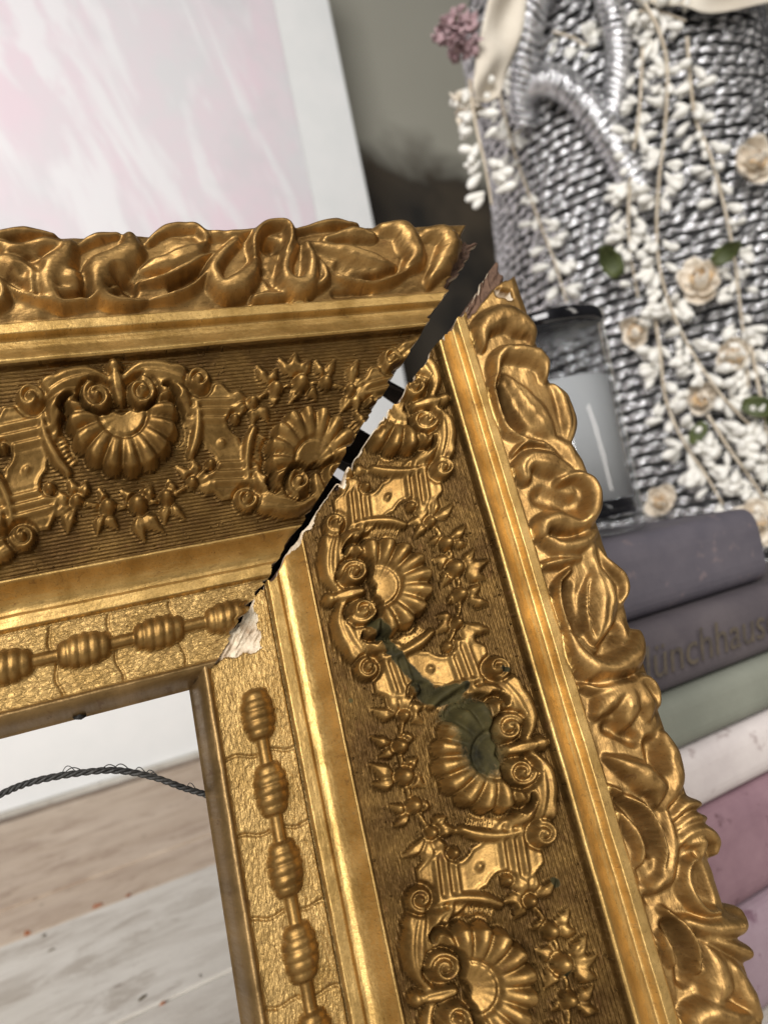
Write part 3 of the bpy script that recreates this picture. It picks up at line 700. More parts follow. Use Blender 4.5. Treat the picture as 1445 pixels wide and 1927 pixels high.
T_LEAVES = [
 ('leaf_lobe', [([(-30, 470), (0, 484), (24, 492), (40, 512)], [12, 24, 26, 12], 5.6, RD)]),
 ('leaf_blade', [([(-40, 450), (0, 452), (36, 459), (68, 470)], [10, 14, 15, 9], 4.6, DM)]),
 ('leaf_lobe', [([(70, 488), (60, 515), (62, 547)], [10, 15, 8], 4.8, RD)]),
 ('leaf_roll', [([(130, 452), (116, 478), (97, 500), (91, 526), (101, 552), (121, 566), (149, 563)], [16, 27, 30, 23, 16, 10, 4], 6.6, RD)]),
 ('leaf_roll', [([(240, 440), (246, 460), (222, 480), (196, 499), (184, 525), (196, 549), (221, 559), (262, 560), (281, 555)], [16, 25, 30, 33, 28, 17, 10, 7, 4], 7.0, RD)]),
 ('leaf_blade', [([(142, 455), (178, 440), (216, 436)], [9, 17, 12], 4.6, DM)]),
 ('leaf_blade', [([(264, 500), (298, 488), (332, 480), (366, 466), (382, 448)], [5, 22, 27, 24, 10], 6.0, dict(prof='dome', groove=.06))]),
 ('leaf_rim', [([(262, 523), (304, 518), (346, 502), (381, 478), (402, 462)], [6, 9, 10, 9, 5], 5.4, RG)]),
 ('leaf_rim', [([(285, 556), (329, 550), (370, 530), (400, 492)], [5, 9, 10, 6], 5.0, RG)]),
 ('leaf_blade', [([(274, 446), (308, 424), (358, 422), (384, 440)], [9, 17, 17, 10], 5.6, DM), ([(380, 432), (432, 436), (494, 424)], [12, 17, 10], 4.8, DM)]),
 ('scroll_curl', [([(440, 446), (410, 482), (404, 511), (422, 536), (450, 531), (474, 508), (484, 478)], [12, 16, 18, 20, 25, 20, 10], 6.4, RD)]),
 ('scroll_ring', [([(480, 474), (473, 447), (485, 426), (507, 419), (531, 425), (543, 447), (538, 470)], [8, 11, 12, 12, 12, 11, 8], 6.6, RD)]),
 ('scroll_base', [([(512, 480), (513, 530)], [14, 17], 1.8, dict(prof='flat')), ([(480, 556), (512, 551), (544, 550)], [8, 10, 7], 3.2, DM)]),
 ('scroll_curl', [([(554, 450), (541, 486), (540, 520), (560, 538), (584, 526), (589, 488), (575, 450)], [10, 15, 20, 22, 20, 17, 10], 6.6, RD)]),
 ('leaf_frond', [([(592, 468), (611, 496), (614, 519), (598, 534)], [6, 11, 12, 7], 4.8, RD)]),
 ('leaf_rim', [([(608, 484), (635, 508), (670, 523), (704, 529), (746, 519), (776, 500)], [5, 8, 9, 9, 10, 7], 5.0, RG)]),
 ('leaf_blade', [([(578, 446), (621, 457), (670, 474), (711, 488), (748, 495)], [8, 17, 23, 21, 7], 6.0, dict(prof='dome', groove=.08)), ([(606, 470), (649, 492), (694, 506), (734, 501)], [5, 11, 13, 5], 4.4, RG)]),
 ('leaf_blade', [([(540, 430), (587, 419), (621, 412), (658, 418)], [9, 15, 17, 9], 5.4, DM)]),
 ('leaf_blade', [([(606, 440), (656, 433), (696, 436)], [10, 21, 14], 5.6, DM)]),
 ('leaf_lobe', [([(708, 424), (744, 427), (772, 450), (782, 480), (766, 500)], [18, 31, 33, 27, 11], 6.8, RD)]),
 ('leaf_lobe', [([(796, 430), (830, 434), (848, 452), (838, 486), (814, 520)], [18, 30, 30, 25, 12], 6.0, RD)]),
]
for nm, parts in T_LEAVES: RT.leaf(nm, parts)
for nm, parts in T_LEAVES[3:19]: RT.shifted(nm, parts, 84.0)
for nm, parts in T_LEAVES[3:16]: RT.shifted(nm, parts, 168.0)

for pts, w, d in (([(944, 730), (957, 768), (986, 800)], 14, 3.0), ([(1030, 926), (1062, 938), (1088, 944)], 24, 2.8), ([(1074, 1098), (1076, 1145), (1092, 1184)], 15, 3.0),
                  ([(1168, 1186), (1150, 1220)], 20, 3.0), ([(1125, 1276), (1190, 1272)], 9, 2.0), ([(1160, 1366), (1205, 1388)], 16, 2.6), ([(1236, 1398), (1246, 1440)], 16, 3.0),
                  ([(1182, 1502), (1215, 1545), (1234, 1600)], 14, 3.2), ([(1318, 1645), (1336, 1690)], 20, 3.4), ([(1272, 1745), (1296, 1798), (1306, 1850)], 14, 3.2), ([(1200, 1640), (1225, 1690)], 18, 1.6)):
    RR.dig(pts, w, d)
for pts, w, d in (([(502, 447), (512, 447)], 19, 4.2), ([(158, 518), (163, 548)], 11, 2.4), ([(222, 512), (248, 532)], 13, 2.8), ([(325, 528), (375, 500)], 8, 2.6),
                  ([(640, 490), (705, 515)], 8, 2.2), ([(52, 478), (72, 500)], 12, 2.2), ([(500, 505), (514, 525)], 10, 1.4), ([(636, 540), (700, 545)], 10, 1.5)):
    RT.dig(pts, w, d)

# broken tip of the upright rail: gilding gone, wood shows
def strip_tip(r, depth, vmin):
    o = r.owner('broken_tip', 'wood_raw')
    ix = np.nonzero((r.U + r.V - MITRE[r.kind] < depth + np.clip(r.V - 94, 0, 30) * (.25 if r.kind == 'R' else .35) + 2 * smooth_noise(r.U.shape, (120, 30), 31)) & (r.V > vmin))
    r.H[ix] = np.minimum(r.H[ix], 31.5 + .6 * smooth_noise(r.U.shape, (300, 100), 33)[ix] - np.clip(r.V[ix] - 110, 0, 9) * 6)
    r.own[ix] = o
strip_tip(RR, 5.0, 93.2); strip_tip(RT, 1.6, 93.5)
wc = RR.owner('gesso_chip', 'gesso')
q = np.nonzero((np.abs(RR.U + 94.6 - .5 * (RR.V - 105.5)) < 1.3) & (np.abs(RR.V - 105.5) < 2.2))
RR.H[q] = 32.4; RR.own[q] = wc
# bare plaster patch at the inner corner of the upright rail
po = RR.owner('bare_plaster', 'gesso')
q = np.nonzero((RR.V > 4.2) & (RR.V < 18.2 + .5 * np.sin(RR.U * 1.3)) & (RR.U < -3.6 - .06 * (RR.V - 4) + .4 * np.sin(RR.V * 1.3)))
RR.H[q] = 1.9 + .35 * smooth_noise(RR.U.shape, (400, 90), 41)[q]; RR.own[q] = po
# white chips along the broken edge
co = RR.owner('gesso_chip', 'gesso')
chip = smooth_noise(RR.U.shape, (2, 60), 45)
q = np.nonzero((RR.U + RR.V - MITRE['R'] < .7 + 1.3 * np.clip(chip, -.5, 2)) & (RR.V > 27) & (RR.V < 62))
RR.H[q] -= .5; RR.own[q] = co
# dark green-black stains
def stain(r, pts, rad, val=1.0):
    P = cr([uv_of(x, y, r.kind, False) for x, y in pts], 20)
    for a in P:
        d = np.hypot(r.U - a[0], r.V - a[1]); r.stain = np.maximum(r.stain, val * np.clip(1.5 - d / rad, 0, 1))
stain(RR, [(700, 1180), (716, 1200), (745, 1240), (775, 1270), (795, 1296)], 1.5)
stain(RR, [(790, 1292), (815, 1312), (850, 1306)], 2.4)
stain(RR, [(850, 1312), (870, 1292)], 1.2)
stain(RR, [(870, 1350), (885, 1390), (900, 1425)], 6.5, .66)
stain(RR, [(840, 1345), (860, 1330), (880, 1325)], 2.6, .6)
stain(RR, [(1041, 1659), (1045, 1662)], 1.0); stain(RR, [(1060, 1828), (1063, 1830)], .8); stain(RR, [(659, 1318), (660, 1319)], .5)
stain(RR, [(935, 1260), (945, 1264)], .7, .8)
RT.finish(core_t, frame); RR.finish(core_r, frame)

# dark blocks added behind the joint so parts of the crack go black
M['crack_dark'] = simple('crack_dark_fill', (.012, .008, .006), (.04, .026, .018), 200, .85)
for a0, a1 in ((4, 79), (85, 100), (120, 123)):
    c45 = math.sqrt(.5)
    pts = []
    for hz in (-.0085, -.016):
        for d0, w0 in ((a0, -15), (a1, -15), (a1, 15), (a0, 15)):
            d0 = d0 + rng.uniform(-3, 3)
            pts.append(((d0 * c45 + w0 * c45) / 1000 * 1.0, (d0 * c45 - w0 * c45) / 1000, hz))
    add('crack_blocker', frame_world(np.array(pts)), [(0, 1, 2, 3), (7, 6, 5, 4), (0, 4, 5, 1), (1, 5, 6, 2), (2, 6, 7, 3), (3, 7, 4, 0)], M['crack_dark'], frame, smooth=False)

# hanging wire across the back and a nail
wp = [frame_plane(x, y, -.009) for x, y in ((-90, 1545), (0, 1496), (60, 1472), (140, 1456), (220, 1450), (290, 1463), (350, 1484), (404, 1500), (450, 1512))]
wpath = cr(frame_world(np.array(wp)), 220)
wire = None
s = np.arange(220)
for k in range(3):
    a = s * .34 + k * 2 * np.pi / 3
    n1 = np.array([0, 0, 1.0]); n2 = W[:, 2]
    off = (np.cos(a)[:, None] * n1 + np.sin(a)[:, None] * n2) * .00045
    v, f = tube(wpath + off, .00047, 6)
    w = add('hanging_wire', v, f, M['wire'], frame)
for k in range(9):
    i = 60 + int(rng.integers(0, 140)); L = int(rng.integers(8, 16))
    seg = wpath[i:i + L] + np.outer(np.sin(np.linspace(0, np.pi, L)), np.array([0, 0, 1.0])) * rng.uniform(.0012, .0022)
    if len(seg) > 4:
        v, f = tube(seg, .00014, 4); add('wire_strand', v, f, M['wire'], frame)
np_ = frame_world(np.array([frame_plane(150, 1346, -.006), frame_plane(149, 1330, -.004)]))
v, f = tube([np_[1], np_[0] * .9 + np_[1] * .1, np_[0], np_[0] + (np_[0] - np_[1]) * .12], [.0007, .0007, .0019, .0011], 7)
add('nail', v, f, M['wire'], frame)

# ------------------------------------------------------------------ books
def cloth(name, a, b_, scale=30, rough=.75, wear=None):
    m, nt, b = mat_new(name)
    tc = N(nt, 'ShaderNodeTexCoord').outputs['Object']
    f1 = noise(nt, tc, scale, 5, .65)
    col = mixc(nt, ramp(nt, f1, [(.35, 0.0), (.65, 1.0)]), a, b_)
    if wear:
        sp = noise(nt, tc, 95, 4, .6)
        col = mixc(nt, math_(nt, 'MULTIPLY', ramp(nt, sp, [(.60, 0.0), (.68, 1.0)]), .8), col, wear)
    nt.links.new(col, b.inputs['Base Color']); b.inputs['Roughness'].default_value = rough
    wv = noise(nt, tc, 900, 2, .5)
    nt.links.new(bump(nt, wv, .35, .0004, bump(nt, f1, .2, .002)), b.inputs['Normal'])
    return m
M['pages'] = simple('old_paper', (.50, .42, .32), (.62, .54, .43), 30, .85, stretch=(1, 1, 60), bscale=40)
def book(x0, x1, yf, depth, z0, z1, mat, label, bulge=.006, board=.0028, group='books in the stack'):
    T = z1 - z0
    t = thing('book', ((x0 + x1) / 2, yf + depth / 2, z0), label, 'book', group)
    # cover cross-section in (y, z): outer outline, spine bulging towards the viewer, rounded shoulders
    r = min(.007, T * .22)
    out = [(yf + depth, z1)]
    for a in np.linspace(0, math.pi, 17):
        yy = yf + r - (r + bulge) * math.sin(a) ** .8 + (0 if 0 < a < math.pi else 0)
        zz = z0 + T * .5 + T * .5 * (abs(math.cos(a)) ** .55) * (1 if math.cos(a) > 0 else -1)
        out.append((yy, zz))
    out.append((yf + depth, z0))
    inn = [(yf + depth, z0 + board)]
    for a in np.linspace(math.pi, 0, 17):
        yy = yf + r + board - (r + bulge) * math.sin(a) ** .8
        zz = z0 + T * .5 + (T * .5 - board) * (abs(math.cos(a)) ** .55) * (1 if math.cos(a) > 0 else -1)
        inn.append((yy, zz))
    inn.append((yf + depth, z1 - board))
    pr = np.array(out + inn); n = len(pr)
    nx = 10; xs = np.linspace(x0, x1, nx)
    V = np.array([(x, p[0], p[1]) for x in xs for p in pr]); Fc = []
    for i in range(nx - 1):
        for j in range(n):
            k = (j + 1) % n
            Fc.append((i * n + j, i * n + k, (i + 1) * n + k, (i + 1) * n + j))
    no = len(out)
    for e, base in ((0, 0), (1, (nx - 1) * n)):
        for j in range(no - 1):
            a, b_, c, d = base + j, base + j + 1, base + n - 2 - j, base + n - 1 - j
            Fc.append((a, b_, c, d) if e else (d, c, b_, a))
    co_ = add('cover', V, Fc, mat, t, smooth=False)
    bevel(co_, .0008, 2)
    v, f = box(x0 + .004, x1 - .004, yf + r + .0005, yf + depth - .004, z0 + board, z1 - board)
    add('page_block', v, f, M['pages'], t, smooth=False)
    return t
zz = lambda px, py, y: ony(px, py, y)[2]
M['bk1'] = cloth('grey_purple_cloth', (.070, .064, .080), (.10, .089, .105), 25, .7, (.16, .125, .13))
M['bk2'] = cloth('dark_plum_cloth', (.062, .052, .060), (.088, .074, .080), 30, .75)
M['bk3'] = cloth('sage_green_cloth', (.165, .175, .142), (.205, .215, .175), 20, .75)
M['bk4'] = cloth('off_white_cloth', (.50, .45, .44), (.60, .55, .53), 25, .7, (.36, .30, .29))
M['bk5'] = cloth('mauve_mottled_cloth', (.20, .115, .14), (.27, .165, .19), 28, .7, (.09, .04, .05))
M['bk6'] = cloth('lilac_cloth', (.27, .19, .225), (.33, .25, .285), 28, .7, (.14, .07, .10))
b1z0, b1z1 = .1945, .2372
book(.14, .394, .287, .17, b1z0, b1z1, M['bk1'], 'thick grey purple book on top of the stack under the candle', .004)
bk2 = book(.15, .475, .276, .175, .1586, b1z0 - .0004, M['bk2'], 'dark plum book with faded gold script title on its spine', .003)
book(.16, .49, .274, .18, .1313, .1582, M['bk3'], 'sage green book between the plum and off white books', .004)
book(.16, .50, .272, .185, .1017, .1309, M['bk4'], 'off white book between the sage green and mottled mauve books', .004)
book(.15, .51, .270, .19, .0495, .1013, M['bk5'], 'mottled mauve book with dark specks under the off white book', .004)
book(.15, .52, .268, .20, .0004, .0491, M['bk6'], 'pale lilac book at the bottom of the stack on the table', .005)
M['title'] = simple('faded_gold_foil', (.072, .060, .052), (.125, .100, .070), 120, .55, .3)
tcv = bpy.data.curves.new('title_lettering', 'FONT'); tcv.body = 'M\u00fcnchhausen'; tcv.size = .0235; tcv.shear = .22; tcv.extrude = .0001; tcv.resolution_u = 3
to = bpy.data.objects.new('tmp', tcv); COL.objects.link(to)
bpy.context.view_layer.update()
tm = bpy.data.meshes.new_from_object(to.evaluated_get(bpy.context.evaluated_depsgraph_get()))
bpy.data.objects.remove(to)
tm.name = 'title_lettering'; tm.materials.clear(); tm.materials.append(M['title'])
inst('title_lettering', tm, Matrix.Translation((.258, .2712, .1690)) @ Matrix.Rotation(math.pi / 2, 4, 'X'), bk2)

# ------------------------------------------------------------------ candle in a glass jar
cy = .337
ez = onz(1178, 988, b1z1)
d_r = ony(1172, 780, 1.0); tang = (d_r[0]) / 1.0
rj = .0335
cx = tang * cy - rj * math.sqrt(1 + tang * tang)
top_z = CAM[2] + (ony(1075, 592, math.hypot(0, cy))[2] - CAM[2])
candle = thing('candle_jar', (cx, cy, b1z1), 'glass jar candle with black lid standing on the grey purple book', 'candle')
hj = top_z - b1z1
mg, nt, b = mat_new('jar_glass')
lw = N(nt, 'ShaderNodeLayerWeight'); lw.inputs[0].default_value = .35
gl = N(nt, 'ShaderNodeBsdfGlossy'); gl.inputs['Roughness'].default_value = .04
tr = N(nt, 'ShaderNodeBsdfTransparent'); tr.inputs[0].default_value = (.90, .91, .915, 1)
mx = N(nt, 'ShaderNodeMixShader'); nt.links.new(math_(nt, 'ADD', math_(nt, 'MULTIPLY', math_(nt, 'POWER', lw.outputs[1], 3.0), .75), .05), mx.inputs[0]); nt.links.new(tr.outputs[0], mx.inputs[1]); nt.links.new(gl.outputs[0], mx.inputs[2])
nt.links.new(mx.outputs[0], nt.nodes['Material Output'].inputs['Surface'])
M['glass'] = mg
M['wax'] = simple('grey_wax', (.60, .60, .605), (.66, .66, .665), 20, .5)
M['lid'] = simple('black_lacquer', (.006, .006, .007), (.014, .014, .016), 80, .12, .3, coat=.6, bstr=.02)
z0 = b1z1 + .0006
v, f = lathe([(.0, .0), (rj - .003, 0), (rj - .0008, .0015), (rj, .004), (rj, hj - .014), (rj - .0025, hj - .014), (rj - .0025, .010), (.0, .010)], (cx, cy, z0)); add('glass', v, f, M['glass'], candle)
v, f = lathe([(0, 0), (rj - .0034, 0), (rj - .0034, .0085), (0, .0085)], (cx, cy, z0 + .0105)); add('dark_base', v, f, M['lid'], candle)
v, f = lathe([(0, 0), (rj - .0038, 0), (rj - .0038, .070), (rj - .006, .0713), (0, .0705)], (cx, cy, z0 + .0195)); add('wax', v, f, M['wax'], candle)
v, f = lathe([(0, 0), (rj - .001, 0), (rj + .0008, .001), (rj + .0008, .0075), (rj - .0012, .0090), (0, .0092)], (cx, cy, z0 + hj - .0142)); add('lid', v, f, M['lid'], candle)

# ------------------------------------------------------------------ silver basket
BC = np.array([.772, .62]); BZ1 = .86
def brad(z): return .235 - .055 * min(max(z / .55, 0), 1.2)
def on_basket(px, py, off=0.0):
    d = ray(px, py); z = .4
    for _ in range(8):
        R = brad(z) + off
        a = d[0] ** 2 + d[1] ** 2; o = -BC; bq = d[0] * o[0] + d[1] * o[1]; c = o @ o - R * R
        disc = bq * bq - a * c
        t = (-bq - math.sqrt(disc)) / a if disc > 0 else -bq / a
        z = CAM[2] + d[2] * t
    return CAM + d * t
def silver(name, ca=(.28, .28, .285), cb=(.90, .90, .92)):
    m, nt, b = mat_new(name)
    tc = N(nt, 'ShaderNodeTexCoord').outputs['Object']
    f1 = noise(nt, tc, 120, 3, .6); f2 = noise(nt, tc, 900, 2, .5)
    nt.links.new(mixc(nt, ramp(nt, f1, [(.36, 0.0), (.62, 1.0)]), ca, cb), b.inputs['Base Color'])
    b.inputs['Metallic'].default_value = .9; b.inputs['Roughness'].default_value = .2
    nt.links.new(bump(nt, f2, .7, .0008), b.inputs['Normal'])
    return m
M['silver'] = silver('silver_thread'); M['silver_bright'] = silver('silver_cord', (.40, .40, .41), (.85, .85, .87)); M['silver_dark'] = simple('dark_basket_core', (.03, .03, .031), (.07, .07, .072), 100, .6, .4)
basket = thing('basket', (BC[0], BC[1], 0), 'silver woven basket with rope handle behind the books, draped with dried flowers', 'basket')
zs = np.linspace(0, BZ1, 40); prof = [(0, 0.002)] + [(brad(z) - .006, z) for z in zs] + [(brad(BZ1) - .012, BZ1)] + [(brad(z) - .014, z) for z in zs[::-1]]
v, f = lathe(prof, (BC[0], BC[1], 0), 64); add('basket_core', v, f, M['silver_dark'], basket)
rows = int(BZ1 / .0112)
cap_n, cap_s = 5, 6
for r_ in range(rows):
    z = .005 + r_ * .0112
    Vs = []; Fs = []; k0 = 0
    R = brad(z); n = int(2 * math.pi * R / .0165)
    for j in range(n):
        a = (j + .5 * (r_ % 2)) / n * 2 * math.pi + rng.normal() * .006
        # only the half of the wall that can face the viewer
        if not (math.radians(120) < (a % (2 * math.pi)) < math.radians(345)): continue
        c = np.array([BC[0] + R * math.cos(a), BC[1] + R * math.sin(a), z + rng.normal() * .0007])
        tdir = np.array([-math.sin(a), math.cos(a), (.24 + rng.normal() * .10)]); tdir /= np.linalg.norm(tdir)
        nrm = np.array([math.cos(a), math.sin(a), 0])
        L = .0122 * rng.uniform(.8, 1.2); rr = .0036 * rng.uniform(.8, 1.15)
        x = np.linspace(-1, 1, cap_n)
        path = c + np.outer(x * L, tdir) + np.outer(-.0062 * x * x, nrm)
        for sd in (-1, 1):
            off_ = np.outer(sd * rr * .62 * np.cos(x * 1.5 + sd * .4), [0, 0, 1.0]) + np.outer(sd * rr * .35 * np.sin(x * 2.0), nrm)
            vv, ff = tube(path + off_, rr * .62 * np.sqrt(np.clip(1.05 - x * x, .05, 1)), cap_s, cap=False)
            Vs.append(vv); Fs += [tuple(i + k0 for i in q_) for q_ in ff]; k0 += len(vv)
    add('woven_row', np.vstack(Vs), np.array(Fs), M['silver'], basket)
def rope(pts_px, off, rad, name):
    P = np.array([on_basket(x, y, o_) for (x, y), o_ in zip(pts_px, off)])
    P = cr(P, 150)
    L = np.linalg.norm(np.diff(P, axis=0), axis=1).sum()
    v, f = tube(P, rad, 14, twist=2 * math.pi / .011, lobes=2, amp=.14); o = add(name, v, f, M['silver'], basket)
    T = np.gradient(P, axis=0); T /= np.linalg.norm(T, axis=1)[:, None]
    nw = int(L / .0068); Vs = []; Fs = []; k0 = 0
    for j in range(nw):
        i = int(j / nw * 148) + 1
        t_ = T[i]; a0 = np.cross(t_, [0.2, .1, 1]); a0 /= np.linalg.norm(a0); b0 = np.cross(t_, a0)
        ph = np.linspace(0, 2 * np.pi, 13)
        ring = P[i] + rad * 1.03 * (np.outer(np.cos(ph), a0) + np.outer(np.sin(ph), b0)) + np.outer(np.sin(ph + .8) * .0060, t_)
        vv, ff = tube(ring, .0034 * rng.uniform(.85, 1.15), 6, cap=False); Vs.append(vv); Fs += [tuple(q + k0 for q in x) for x in ff]; k0 += len(vv)
    add('rope_wrap', np.vstack(Vs), np.array(Fs), M['silver_bright'], o)
rope([(1040, -60), (1012, -10), (994, 60), (988, 130), (985, 185), (990, 240)], [.03, .03, .028, .022, .016, .008], .0125, 'handle')
rope([(985, 215), (1000, 165), (1040, 152), (1085, 180), (1130, 235), (1170, 300), (1205, 360)], [.004, .012, .016, .016, .014, .012, .004], .0135, 'handle')
rope([(1130, -40), (1150, 20), (1165, 90), (1160, 160), (1150, 230)], [.02, .02, .016, .012, .008], .0105, 'handle')

# ------------------------------------------------------------------ dried flowers
def petalish(name, c0, c1, rough=.6, sss=.0, scale=60):
    return simple(name, c0, c1, scale, rough, bscale=200, bstr=.4, bdist=.0012)
M['bud'] = petalish('waxy_white_bud', (.72, .70, .64), (.82, .81, .765), .45)
M['stem'] = petalish('pale_dry_stem', (.40, .33, .24), (.60, .53, .42))
M['rose'] = petalish('cream_petal', (.66, .57, .45), (.80, .74, .64))
M['rose_core'] = petalish('ochre_petal', (.42, .25, .10), (.62, .46, .28))
M['leafg'] = petalish('olive_leaf', (.045, .06, .015), (.10, .12, .035))
M['pink'] = petalish('dusty_pink_floret', (.34, .21, .23), (.58, .44, .45))
M['ribbon'] = petalish('cream_ribbon', (.56, .50, .41), (.66, .61, .52), .8, scale=15)
# a bud mesh (teardrop)
prof = [(0.0001, 0), (.0009, .0005), (.0018, .0022), (.0028, .0048), (.0029, .0066), (.0020, .0084), (.0001, .0092)]
bv, bf = lathe(prof, (0, 0, 0), 8)
bud_me = bpy.data.meshes.new('bud'); bud_me.from_pydata([tuple(x) for x in bv], [], bf); bud_me.materials.append(M['bud'])
bud_me.polygons.foreach_set('use_smooth', np.ones(len(bud_me.polygons), dtype=bool))
def orient(p, direction, scale, spin=0):
    q_ = Vector(direction).to_track_quat('Z', 'Y')
    return Matrix.Translation(Vector(p)) @ q_.to_matrix().to_4x4() @ Matrix.Rotation(spin, 4, 'Z') @ Matrix.Diagonal((scale[0], scale[1], scale[2], 1))
def spray(pts_px, n, label, off=.012, spread=.0125, surf=None, t0=.05, size=1.0):
    surf = surf or (lambda x, y: on_basket(x, y, off))
    P = cr(np.array([surf(x, y) for x, y in pts_px]), 60)
    t = thing('bud_spray', P[-1], label, 'flower spray', 'white bud sprays hung on the basket')
    v, f = tube(P + (CAM - P) / np.linalg.norm(CAM - P, axis=1)[:, None] * .006, np.linspace(.0017, .0011, 60), 6); add('stem', v, f, M['stem'], t)
    T = np.gradient(P, axis=0)
    for k in range(int(n * 1.15)):
        u = np.clip(t0 + (1 - t0) * (rng.integers(0, 9) + .5 + rng.normal() * .24) / 9, 0, 1); i = min(int(u * 59), 58)
        tn = T[i] / np.linalg.norm(T[i]); out = CAM - P[i]; out /= np.linalg.norm(out)
        side = np.cross(tn, out); side /= np.linalg.norm(side)
        lat = rng.choice([-1, 1]) * rng.uniform(.15, 1); fw = rng.uniform(0, .7)
        base = P[i] + side * lat * spread * .6 + out * fw * spread * .35
        dr = side * lat * 1.1 + tn * rng.uniform(-.5, 1.2) + out * rng.uniform(-.3, 1.1)
        sc = rng.uniform(.75, 1.25) * size
        sc *= 1.55
        inst('bud', bud_me, orient(base, dr, (sc * rng.uniform(.75, 1.0), sc * .88, sc * rng.uniform(1.0, 1.35))), t)
    return t
spray([(1212, 5), (1240, 60), (1255, 130), (1250, 250), (1240, 330), (1235, 420), (1240, 500), (1262, 580), (1300, 660), (1350, 735), (1400, 790), (1450, 830)], 95, 'long white bud spray trailing from the basket rim past the cream roses', .022)
spray([(1292, 70), (1300, 170), (1310, 230), (1335, 290), (1360, 380), (1380, 480), (1390, 560), (1400, 650), (1408, 730)], 55, 'white bud spray with bare pale stem beside the top ribbon', .020)
spray([(1208, 90), (1203, 200), (1190, 300), (1182, 390), (1185, 470), (1200, 560)], 60, 'thick white bud spray hanging beside the rope handle', .016)
spray([(930, 120), (945, 200), (975, 310), (1012, 410), (1042, 490), (1066, 570)], 52, 'slender white bud spray crossing the dark loop of the rope handle', .012, .011)
spray([(884, 150), (888, 195), (897, 245), (912, 310), (925, 385)], 30, 'short white bud spray hanging free beside the dark wall', 0, .010, lambda x, y: ony(x, y, .52))
spray([(1225, 560), (1240, 650), (1252, 750), (1285, 830), (1325, 890), (1360, 950)], 62, 'white bud spray ending on the grey purple book beside the candle', .018)
spray([(1330, 780), (1375, 850), (1415, 905), (1450, 960)], 40, 'white bud spray low on the basket above the big cream rose', .022)
spray([(1040, 60), (1075, 70), (1105, 85), (1120, 60)], 16, 'tiny white bud spray inside the rope handle loop', -.004, .010)
spray([(1410, 640), (1425, 720), (1440, 800), (1450, 880)], 34, 'white bud spray beside the olive leaf at the low right of the basket', .024)
spray([(1160, 60), (1180, 30), (1230, 20), (1290, 40)], 26, 'white bud spray lying along the basket rim under the ribbon', .014)

def petal_mesh(name, w, l, cup, curl, mat, ns=6):
    Vp = []; Fp = []
    for i in range(ns + 1):
        y = i / ns; hw = w * math.sin(math.pi * (.12 + .80 * y ** .8)) ** .8
        for j in range(ns + 1):
            x = (j / ns - .5) * 2
            Vp.append((x * hw, y * l, cup * (x * x) * hw + curl * l * (y ** 2) * .6 - .25 * l * math.sin(y * math.pi) + .06 * l * math.sin(7 * x + 3 * y) * y))
    m1 = ns + 1
    for i in range(ns):
        for j in range(ns):
            Fp.append((i * m1 + j, i * m1 + j + 1, (i + 1) * m1 + j + 1, (i + 1) * m1 + j))
    k = len(Vp)
    Vp += [(a, b_, c - .0004) for a, b_, c in Vp]
    Fp += [tuple(i + k for i in q_)[::-1] for q_ in Fp]
    rim = [j for j in range(m1)] + [i * m1 + ns for i in range(1, m1)] + [ns * m1 + j for j in range(ns - 1, -1, -1)] + [i * m1 for i in range(ns - 1, 0, -1)]
    for a, b_ in zip(rim, rim[1:] + rim[:1]): Fp.append((b_, a, a + k, b_ + k))
    me = bpy.data.meshes.new(name); me.from_pydata(Vp, [], Fp); me.materials.append(mat)
    me.polygons.foreach_set('use_smooth', np.ones(len(me.polygons), dtype=bool)); me.update()
    return me
pet_a = petal_mesh('petal', .0085, .016, .5, .5, M['rose']); pet_b = petal_mesh('petal', .0060, .012, .9, 1.2, M['rose']); pet_c = petal_mesh('petal', .0045, .009, 1.1, 1.6, M['rose_core'])
def rose(px, py, s, label, off=.02, tiltv=(0, 0)):
    s = s * 1.12
    c = on_basket(px, py, off)
    t = thing('dried_rose', c, label, 'flower', 'cream roses on the basket')
    out = CAM - c; out /= np.linalg.norm(out)
    out = out + W[0] * 0 + np.array([tiltv[0], 0, tiltv[1]])
    Bm = orient(c, out, (1, 1, 1), rng.uniform(0, 6))
    for me, n, el, k in ((pet_a, 5, .25, 1.0), (pet_b, 5, .75, 1.0), (pet_c, 4, 1.15, 1.0)):
        for j in range(n):
            a = j / n * 2 * math.pi + el * 2 + rng.uniform(-.25, .25)
            Mx = Bm @ Matrix.Rotation(a, 4, 'Z') @ Matrix.Rotation(el + rng.uniform(-.2, .25), 4, 'X') @ Matrix.Scale(s * rng.uniform(.85, 1.15), 4)
            inst('petal', me, Mx, t)
rose(1197, 622, .95, 'small cream rose with ochre centre beside the candle lid', .018, (-.5, -.3))
rose(1318, 535, 1.35, 'broad cream rose under the two olive leaves', .020, (.1, .5))
rose(1415, 310, 1.35, 'crumpled cream rose between the ribbon and the bare stem', .018, (.4, .3))
rose(1378, 668, 1.05, 'rounded cream rose against the long bud spray', .022)
rose(1322, 745, 1.1, 'cream rose with ochre folds in the middle of the sprays', .012, (-.3, -.3))
rose(1245, 945, 1.0, 'ochre cream rose lying on the grey purple book', .012, (-.3, .2))
rose(1428, 985, 1.5, 'large pale cream rose at the end of the grey purple book', .030, (0, .3))
leaf_me = petal_mesh('leaf', .0055, .020, .35, .2, M['leafg'])
